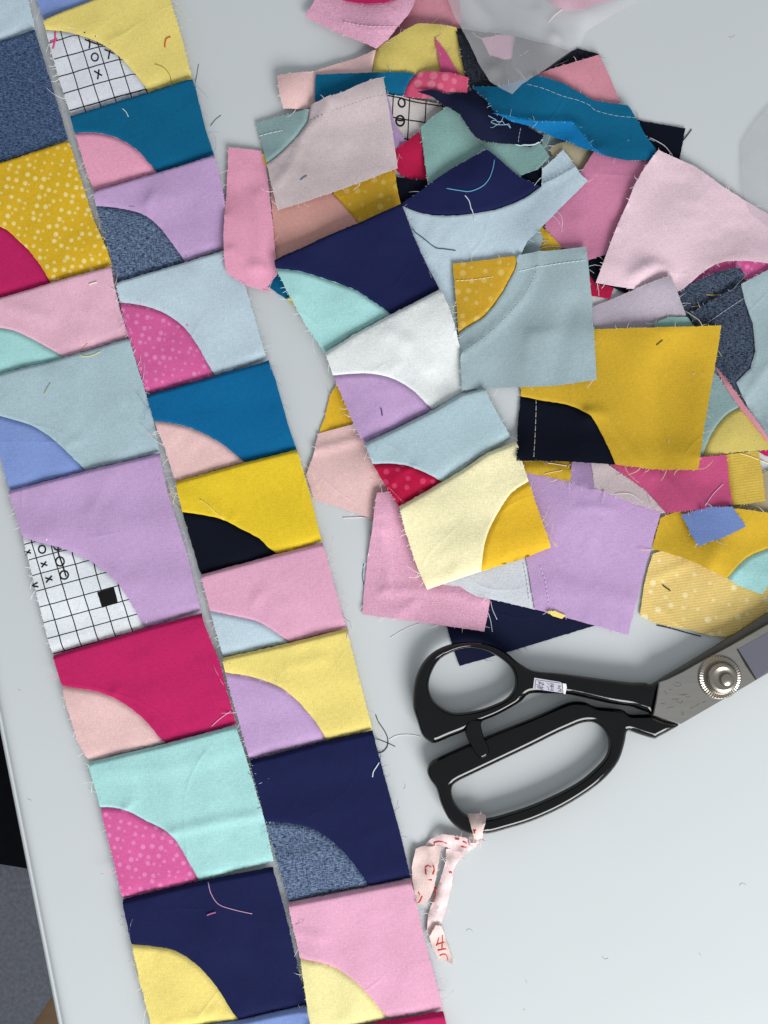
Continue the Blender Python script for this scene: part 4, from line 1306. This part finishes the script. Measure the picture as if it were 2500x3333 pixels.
# blades: the lower one shows as a dark strip along the top of the upper one
ub = P('R 348,1000 450,965 640,870 900,722 1200,562 1659,300 2200,20 3000,-420 4200,-1060 4900,-1400 4950,-1370 4700,-1130 3600,-330 2700,260 2050,660 1659,885 1100,1212 640,1478 600,1500 275,1392 310,1220')
lb = P('R 300,1020 400,945 640,808 900,650 1180,480 1659,170 2200,-130 3000,-560 4300,-1230 4950,-1480 4960,-1440 3800,-760 2700,-100 1900,380 1200,800 700,1180 500,1300 330,1250')
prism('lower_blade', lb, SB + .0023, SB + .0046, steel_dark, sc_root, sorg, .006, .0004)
blade = prism('upper_blade', ub, SB + .0048, SB + .0076, steel, sc_root, sorg, .008, .0004)
hollow = P('R 1285,602 1659,395 2300,60 3200,-430 4300,-1020 4780,-1290 4600,-1110 3500,-310 2600,300 2000,650 1659,850 1505,962 1400,800')
prism('hollow_grind', hollow, SB + .0074, SB + .00775, steel_lilac, blade, sorg, .008)
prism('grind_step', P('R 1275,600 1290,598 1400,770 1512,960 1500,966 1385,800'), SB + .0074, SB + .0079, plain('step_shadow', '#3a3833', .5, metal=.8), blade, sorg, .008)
mks = [P('R 545,995 570,1005 600,1000'), P('R 515,1018 545,1040 590,1042 610,1018'), P('R 590,1150 640,1145 690,1135'), P('R 620,1140 690,1175 720,1160'), P('R 500,1200 550,1195 590,1200'),
       P('R 540,1200 600,1250 630,1215'), P('R 370,1252 420,1256'), P('R 440,1310 520,1290'), P('R 610,1365 630,1350 640,1375 615,1390'), P('R 410,1100 450,1150'), P('R 720,1310 760,1290'), P('R 780,1285 830,1250'), P('R 860,1245 900,1225'), P('R 470,1085 500,1080')]
strokes(mks, lambda X, Y: np.full(X.shape, SB + .00762), '#6b6864', blade, sorg, .00011, 'engraved_mark', zlook=.008)

def lathe(name, prof, cpx, mat, parent, seg=72, knurl=None, origin=sorg):
    c = px2w([cpx], .009)[0]
    v, f = [], []
    n = len(prof)
    for i in range(seg):
        a = 2 * math.pi * i / seg
        for k, (r, z) in enumerate(prof):
            if knurl and k in knurl and i % 2:
                r -= .0002; z -= .00022
            v.append((c[0] + r * math.cos(a), c[1] + r * math.sin(a), z))
    for i in range(seg):
        j = (i + 1) % seg
        for k in range(n - 1):
            f.append((i * n + k, j * n + k, j * n + k + 1, i * n + k + 1))
    f.append(tuple(i * n for i in reversed(range(seg))))
    f.append(tuple(i * n + n - 1 for i in range(seg)))
    return add_mesh(name, v, f, mat, parent, origin, sharp=32)
zb = SB + .0076
piv = lathe('pivot_screw', [(.0056, zb + .0006), (.0057, zb + .0018), (.0052, zb + .0026), (.0043, zb + .0029), (.0034, zb + .0026), (.0027, zb + .0024), (.0001, zb + .0023)], cr('R', 1100, 945), nickel, sc_root, 48)
lathe('knurled_washer', [(.0083, zb - .0002), (.0083, zb + .0003), (.0078, zb + .0010), (.0066, zb + .0012), (.0060, zb + .0008), (.0001, zb + .0007)], cr('R', 1078, 938), nickel, piv, 96, knurl=(1, 2, 3))
lathe('screw_cap', [(.0025, zb + .0022), (.0025, zb + .0028), (.0022, zb + .0036), (.0014, zb + .0041), (.0001, zb + .0042)], cr('R', 1135, 958), nickel, piv, 36)
# the worn paper label on the shank
zl = SB + .0074
st = px2w(P('T 240,158 735,240 770,262 790,455 215,370 215,345'), .0095)
Tt = Tubes()
stv = [(x, y, zl + .00002) for x, y in st] + [(x, y, zl + .00012) for x, y in st]
ns = len(st)
stf = [tuple(range(ns)), tuple(reversed(range(ns, 2 * ns)))] + [(i, (i + 1) % ns, ns + (i + 1) % ns, ns + i) for i in range(ns)]
ink = ['T 265,195 735,262', 'T 265,195 250,370', 'T 310,230 400,265', 'T 320,260 430,300', 'T 345,235 330,290', 'T 400,250 425,300', 'T 280,290 340,310', 'T 350,300 350,365', 'T 290,330 420,350', 'T 300,350 410,385', 'T 390,300 380,390',
       'T 490,260 530,300', 'T 480,325 520,350 505,400', 'T 540,270 620,290', 'T 560,300 550,340', 'T 580,265 570,400', 'T 545,320 615,330', 'T 530,395 610,405', 'T 600,300 600,400', 'T 690,310 750,325', 'T 700,345 770,400', 'T 740,310 690,380', 'T 720,400 770,440', 'T 760,390 700,430']
for t in ink:
    w = px2w(P(t), .0095)
    w = resample(w, .0005)
    Tt.add(np.column_stack([w, np.full(len(w), zl + .00013)]), .00013, 4, flat=.25)
nb = len(stv)
allv = stv + [tuple(x) for x in Tt.v]
allf = stf + [tuple(i + nb for i in f) for f in Tt.f]
add_mesh('paper_label', allv, allf, [plain('label_paper', '#c9c6d4', .5), plain('label_ink', '#1a1a22', .6)], fh, sorg, smooth=False,
         mat_idx=[0] * len(stf) + [1] * len(Tt.f))
tw = px2w(P('T 782,265 850,275 865,340 835,478 800,462'), .0095)
n5 = len(tw)
add_mesh('torn_label_edge', [(x, y, zl + .00013) for x, y in tw] + [(x, y, zl + .0004) for x, y in tw],
         [tuple(range(n5)), tuple(reversed(range(n5, 2 * n5)))] + [(i, (i + 1) % n5, n5 + (i + 1) % n5, n5 + i) for i in range(n5)], plain('torn_paper', '#f2f2f2', .4), fh, sorg, smooth=False)

def raise_map(poly_px, holes, z, zl=.006):
    m = inside(GXX, GYY, px2w(catmull(poly_px, 3, True), zl))
    for h in holes:
        m &= ~inside(GXX, GYY, px2w(catmull(h, 3, True), zl))
    HMAP[m] = np.maximum(HMAP[m], z)
raise_map(lo_out, [lo_hole], SB + .0066)
raise_map(up_out, [up_hole], SB + .0074)
raise_map(ub, [], SB + .008)

# ------------------------------------------------------------------ rag ribbon tied to the lower bow
RB = dict(amp=1.1, wl=(5, 13), rad=1, sig=2.0, fr=.35)
rr = empty('rag_ribbon', px2w([cr('N', 1000, 700)], 0)[0].tolist() + [0])
tag(rr, 'pale pink printed rag ribbon knotted on the lower scissors handle', 'ribbon')
def rag(pname, mat, poly, marks=(), lifts=(), ridges=(), **kw):
    k = dict(RB); k.update(kw)
    o, built, org = lay(pname, None, None, [(pname, mat, poly)], lifts=lifts, ridges=ridges, marks=[(0, m, '#c9483f', r * .75) for m, r in marks], **k)
    o.parent = rr
    o.matrix_parent_inverse = Matrix.Translation(-rr.location)
    return o
rag('tail', 'ribbon_back', P('N 350,720 440,690 640,690 600,900 560,1130 520,1260 450,1340 350,1320 320,1100 305,930'),
    marks=[([P('N 455,930 490,905 520,915'), P('N 545,905 555,950 540,1000'), P('N 460,940 465,1000'), P('N 475,1050 530,1060'), P('N 350,1280 385,1300 420,1240'), P('N 380,1190 395,1240'), P('N 555,1290 570,1230 575,1150')], .00045)],
    ridges=[(P('N 350,730 320,900 350,1200'), .8, 1.4), (P('N 500,720 540,900 500,1150'), .9, .9), (P('N 340,960 480,1020'), .8, .7)])
rag('tail', 'ribbon', P('N 690,720 900,740 860,830 800,890 760,1000 745,1150 700,1350 640,1530 560,1640 500,1690 470,1660 490,1450 560,1250 640,1000 680,860'),
    marks=[([P('N 720,975 735,965 750,985'), P('N 560,1150 570,1230 545,1310')], .0004)], ridges=[(P('N 760,850 680,1100 560,1480'), 1.4, 1.3), (P('N 700,800 640,1050 600,1250'), .9, .7)])
rag('tail_end', 'ribbon_back', P('N 500,1690 570,1560 640,1580 690,1740 735,1880 765,1945 760,2005 700,1975 610,1940 540,1830'),
    marks=[([P('N 605,1700 590,1760 580,1790'), P('N 645,1680 645,1760 640,1830'), P('N 590,1775 670,1760'), P('N 595,1840 690,1830'), P('N 615,1900 660,1890 690,1910 705,1960')], .00042)])
rag('band', 'ribbon', P('N 440,700 520,610 640,545 760,565 900,590 1000,640 1010,690 940,745 860,755 760,740 690,690 600,680 520,705'),
    marks=[([P('N 560,680 560,650 600,630 650,630 685,650 685,670'), P('N 785,600 830,605'), P('N 870,630 905,650 900,700'), P('N 830,680 890,695')], .00045)],
    ridges=[(P('N 640,690 800,740 980,700'), .9, 1.2), (P('N 560,600 760,590 960,640'), .8, 1.6)], lifts=[(*cr('N', 700, 620), 1.6, 4)])
rag('loop', 'ribbon_back', P('N 930,362 985,350 1020,345 1085,342 1138,368 1120,440 1095,520 1085,590 1040,612 990,600 980,540 960,460'),
    marks=[([P('N 990,520 1020,515'), P('N 1000,530 1005,555')], .00045)], ridges=[(P('N 1000,360 1010,470 1025,600'), .7, .8), (P('N 1070,350 1060,480 1050,600'), .6, .8)], sig=1.5, amp=.3)
rag('knot', 'ribbon', P('N 930,590 1000,575 1090,585 1105,620 1060,670 1000,700 940,680'), lifts=[(*cr('N', 1020, 630), 1.8, 2.2)], ridges=[(P('N 960,600 1020,640 1080,650'), -.8, .6)], amp=.4)

# ------------------------------------------------------------------ clear plastic bags
def clear_plastic(name, milky):
    N = NT(name)
    tc = N.n('TexCoord').outputs['Object']
    nz = N.n('TexNoise', {'Vector': tc, 'Scale': 45.0, 'Detail': 4.0, 'Distortion': .6}).outputs[0]
    bump = N.n('Bump', {'Height': nz, 'Strength': 0.6, 'Distance': 0.003}).outputs[0]
    tr = N.n('BsdfTransparent', {0: (.985, .985, .988, 1)}).outputs[0]
    df = N.n('BsdfTranslucent', {0: (.9, .9, .93, 1)}).outputs[0]
    d2 = N.n('BsdfDiffuse', {0: (.88, .88, .91, 1)}).outputs[0]
    gl = N.n('BsdfGlossy', {0: (1, 1, 1, 1), 'Roughness': .1, 'Normal': bump}).outputs[0]
    m0 = N.n('MixShader', {0: .85, 1: df, 2: d2}).outputs[0]
    m1 = N.n('MixShader', {0: milky, 1: tr, 2: m0}).outputs[0]
    fc = N.n('LayerWeight', {'Blend': .5, 'Normal': bump}).outputs['Facing']
    fr = N.math('MULTIPLY_ADD', N.math('POWER', fc, 3.0), .5, .035)
    m2 = N.n('MixShader', {0: fr, 1: m1, 2: gl}).outputs[0]
    N.t.links.new(m2, N.out.inputs[0])
    N.m['thread'] = '#cccccc'
    MATS[name] = N.m
clear_plastic('milky_plastic', .19)
clear_plastic('thin_plastic', .08)
lay('plastic_bag', 'clear plastic bag whose pointed corner overlaps the teal scrap', 'plastic bag',
    [('plastic_bag', 'milky_plastic', P('e2 560,-140 610,20 660,160 770,350 860,530 930,640 1020,700 1100,752 1180,662 1350,555 1500,440 1640,340 e3 250,250 480,100 700,-10 860,-140'))],
    amp=1.5, wl=(30, 70), fr=0, sig=8, rad=5, lifts=[(*cr('e2', 1000, 200), 2.5, 25), (*cr('e2', 1420, 330), 2.6, 3.6), (*cr('e2', 950, 560), 1.2, 3), (*cr('e3', 250, 120), 1.8, 4)], ridges=[(P('e2 760,0 1000,300 1100,740'), 1.5, 3), (P('e2 1440,330 1300,100'), 1.2, 2)], jag=0.00004)
lay('plastic_bag', 'clear plastic bag lying over the corner of the big pale pink scrap', 'plastic bag',
    [('plastic_bag', 'thin_plastic', P('e3 1450,1130 1500,1040 1560,950 1659,830 1900,600 1900,1900 1780,1850 1659,1760 1530,1660 1470,1520 1455,1300'))],
    amp=.5, fr=0, sig=6, lifts=[(2480, 560, 1, 15)], jag=0.00004)

# ------------------------------------------------------------------ loose threads
def thread(label, pts, hexc, r=.18, lift=0.0, grp=None):
    w = px2w(catmull(pts, 6), .004)
    z = bil(HMAP, w[:, 0], w[:, 1])
    w = px2w(catmull(pts, 6), z)
    w = resample(w, .0008)
    z = bil(HMAP, w[:, 0], w[:, 1])
    k = np.array([1, 2, 3, 2, 1.]) / 9
    zp = np.pad(z, 2, mode='edge')
    zs = np.maximum(np.convolve(zp, k, 'valid'), z) + r * .0009 + lift * 1e-3 * np.sin(np.linspace(0, math.pi, len(z)))
    c = (float(w[:, 0].mean()), float(w[:, 1].mean()), float(z.min()))
    T = Tubes()
    T.add(np.column_stack([w, zs]), r * 1e-3, 5)
    o = T.build('loose_thread', thread_mat(hexc), None, c)
    tag(o, label, 'thread', grp)

thread('pale pink thread curved across the navy block above the yellow quarter', P('D 932,918 950,990 1000,1060 1100,1095 1212,1120'), '#c9a3c0', .16)
thread('tiny magenta fluff bit on the navy block', P('D 925,1128 950,1118 980,1110'), '#b06a9c', .3)
thread('sky blue thread curled on the navy quarter circle', P('e2 970,1232 955,1310 925,1385 870,1440 780,1475 700,1468 600,1452'), '#5fa2c8', .2)
thread('white thread hanging from navy quarter onto pale blue panel', P('e2 742,1505 775,1550 790,1610 G 680,200 700,280'), '#d5d9e6', .2)
thread('dark blue thread bent across the pale blue panel', P('G 185,330 300,415 395,488 470,500 552,512'), '#24405e', .17)
thread('short white thread straight across the deep rose panel', P('K 1040,1342 1120,1230 1218,1130'), '#dfb6ca', .17)
thread('fine white thread arching over the lilac square edge', P('L 465,142 540,130 620,145 690,200'), '#e8dde6', .12)
thread('short red thread hook on the pale yellow block', P('A 1085,236 1060,245 1050,270 1048,302'), '#c8502f', .22)
thread('short white thread on the teal block', P('A 778,690 800,710 816,742'), '#dfe6ea', .16)
thread('olive thread lying on the pale yellow block edge', P('A 985,408 1040,430 1080,480 1090,545'), '#a99a4a', .14)
thread('cream thread loop at the seam of soft pink and grey blue blocks', P('B 505,682 520,700 560,702 600,690 636,672'), '#e2d490', .18)
thread('short cream thread above the cream loop', P('B 520,655 540,640 556,622'), '#cdbb7c', .14)
thread('tiny white thread on the soft pink block', P('B 568,246 590,238 616,232'), '#efe9da', .25)
thread('short olive thread on the grey blue block', P('B 282,940 300,905 320,872'), '#a5a884', .16)
thread('cream thread diagonal on the bright yellow block', P('C 1270,50 1320,85 1370,130 1420,172'), '#efe08a', .18)
thread('yellow thread dangling in the gap between the two strips', P('C 1070,-40 1090,30 1120,80 1150,110'), '#d9c878', .13)
thread('thin teal thread standing off the pale yellow block corner', P('A 1262,408 1252,470 1238,550'), '#47767c', .12)
thread('thin teal thread on the table right of the teal block', P('A 1405,733 1370,760 1338,800'), '#3f6d76', .12)
thread('dark navy thread hook beside the navy block corner', P('Q 925,318 960,410 1040,530 1085,630 1085,730 1040,800 985,828 935,815'), '#1b2438', .17)
thread('dark navy thread crossing the hook beside the navy block', P('Q 895,625 1000,665 1100,705 1190,748'), '#2a3542', .13)
thread('white thread tail over the edge of the navy block', P('Q 995,850 990,920 940,1010 895,1080 880,1155'), '#c7dcea', .24)
thread('fine white thread arched on the table toward the scissors ring', P('Q 1110,650 1200,602 1320,585 1440,592 1530,612'), '#e9f0f0', .13)
thread('white thread looped at the corner of pale yellow block', P('U 830,1200 850,1195 855,1230 845,1270 855,1330'), '#e6d5da', .16)
thread('white thread curving off the pink block corner', P('U 795,1070 830,1110 880,1140 890,1200'), '#e9d6e0', .13)
thread('straight white thread below the peach scrap', P('U 802,108 900,104 1000,102 1090,120'), '#f0e4e6', .17)
thread('blue thread resting against the coarse woven pink scrap', P('U 1008,560 998,640 995,700 1010,770'), '#54749a', .15)
thread('fine pale thread on the table under the woven pink scrap', P('U 1270,1282 1370,1220 1460,1175 1560,1140'), '#eadfe4', .11)
thread('white yarn on the edge of the coarse woven pink scrap', P('U 1062,242 1070,330 1060,430 1040,520'), '#efdfe6', .18)
thread('dark violet short thread on the lilac quarter circle', P('F 805,422 812,450 816,482'), '#3a2a5c', .2)
thread('black thread sticking out of the black navy square corner', P('e3 1002,1085 1035,1045 1068,1000'), '#15161a', .22)
thread('pale thread with a knot across the black navy square', P('e3 745,1060 850,1118 900,1170 945,1225'), '#d8ccd6', .18)
thread('short dark thread on the ribbed dotted mustard scrap', P('L 845,840 870,860 905,885'), '#4a3a22', .25)
thread('long dark navy thread under the ribbed dotted mustard scrap', P('L 800,1150 900,1172 1020,1205 1140,1235'), '#1e2634', .22)
thread('white yarn loop on the curled navy scrap', P('W 285,570 330,590 400,608 370,612 330,612 300,602 310,592 340,590'), '#8fb0c8', .16)
thread('white frayed yarn at the tip of the curled navy scrap', P('W 415,712 450,718 500,716 540,698 552,685'), '#c9d5de', .3)
thread('cream threads at the striped yellow strip corner', P('K 1320,822 1450,850 1560,890 1659,930'), '#efe3a8', .18)
thread('pale yarn standing above the olive yellow panel', P('e2 470,195 510,170 540,140'), '#e8cdb0', .2)
thread('white slanted yarn in front of the plastic bag', P('W 582,110 610,80 650,45'), '#e3dcd9', .22, .5)
thread('white yarn crossing above the lilac square under the black quarter', P('H 790,1195 880,1170 995,1150'), '#efdcc0', .15)
thread('white yarn along the lower edge of the black quarter', P('H 850,1075 940,1088 1040,1105'), '#efe2da', .14)
thread('white yarn over a red scrap beside the grey blue square', P('G 1200,500 1260,485 1320,480 1390,490'), '#ead9dc', .16)
thread('golden yarn on the dark denim scrap', P('J 1180,852 1240,855 1300,852'), '#c4a35e', .18)
thread('tan yarn at the tip of the denim reverse', P('J 1065,945 1100,942 1140,935'), '#c4a35e', .16)
thread('white thread hanging by the dark crimson scrap', P('J 330,765 350,810 352,860'), '#dfd2d6', .14)
thread('pair of white yarns hanging over the dark navy corner', P('I 1058,960 1075,1030 1108,1105'), '#cfd6e2', .15)
thread('white yarn left of the pair over the dark navy corner', P('I 1040,1050 1060,1120 1072,1200'), '#cfd6e2', .14)
thread('white yarn lying on the wide strip beside the crimson block', P('C 1345,1490 1400,1440 1480,1385'), '#e8b8cc', .17)

# ------------------------------------------------------------------ lint on the table
rl = random.Random(5)
T = Tubes()
for k in range(34):
    px = (rl.uniform(60, 2450), rl.uniform(40, 3300))
    w = px2w([px], 0)[0]
    if bil(HMAP, w[:1], w[1:2])[0] > 1e-5 or px[0] < (px[1] - 2430) * .198 + 60: continue
    a, L, bd = rl.uniform(0, 6.28), rl.uniform(.6, 2.6) * 1e-3, rl.gauss(0, 1.2)
    T.add([(w[0] + L * t * math.cos(a + bd * t), w[1] + L * t * math.sin(a + bd * t), .00012) for t in np.linspace(0, 1, 6)], 0.000055, 3)
lint = T.build('lint', thread_mat('#b5b9bd'), None, (0, 0, 0))
tag(lint, 'tiny grey lint hairs scattered over the bare table top', 'lint', kind='stuff')
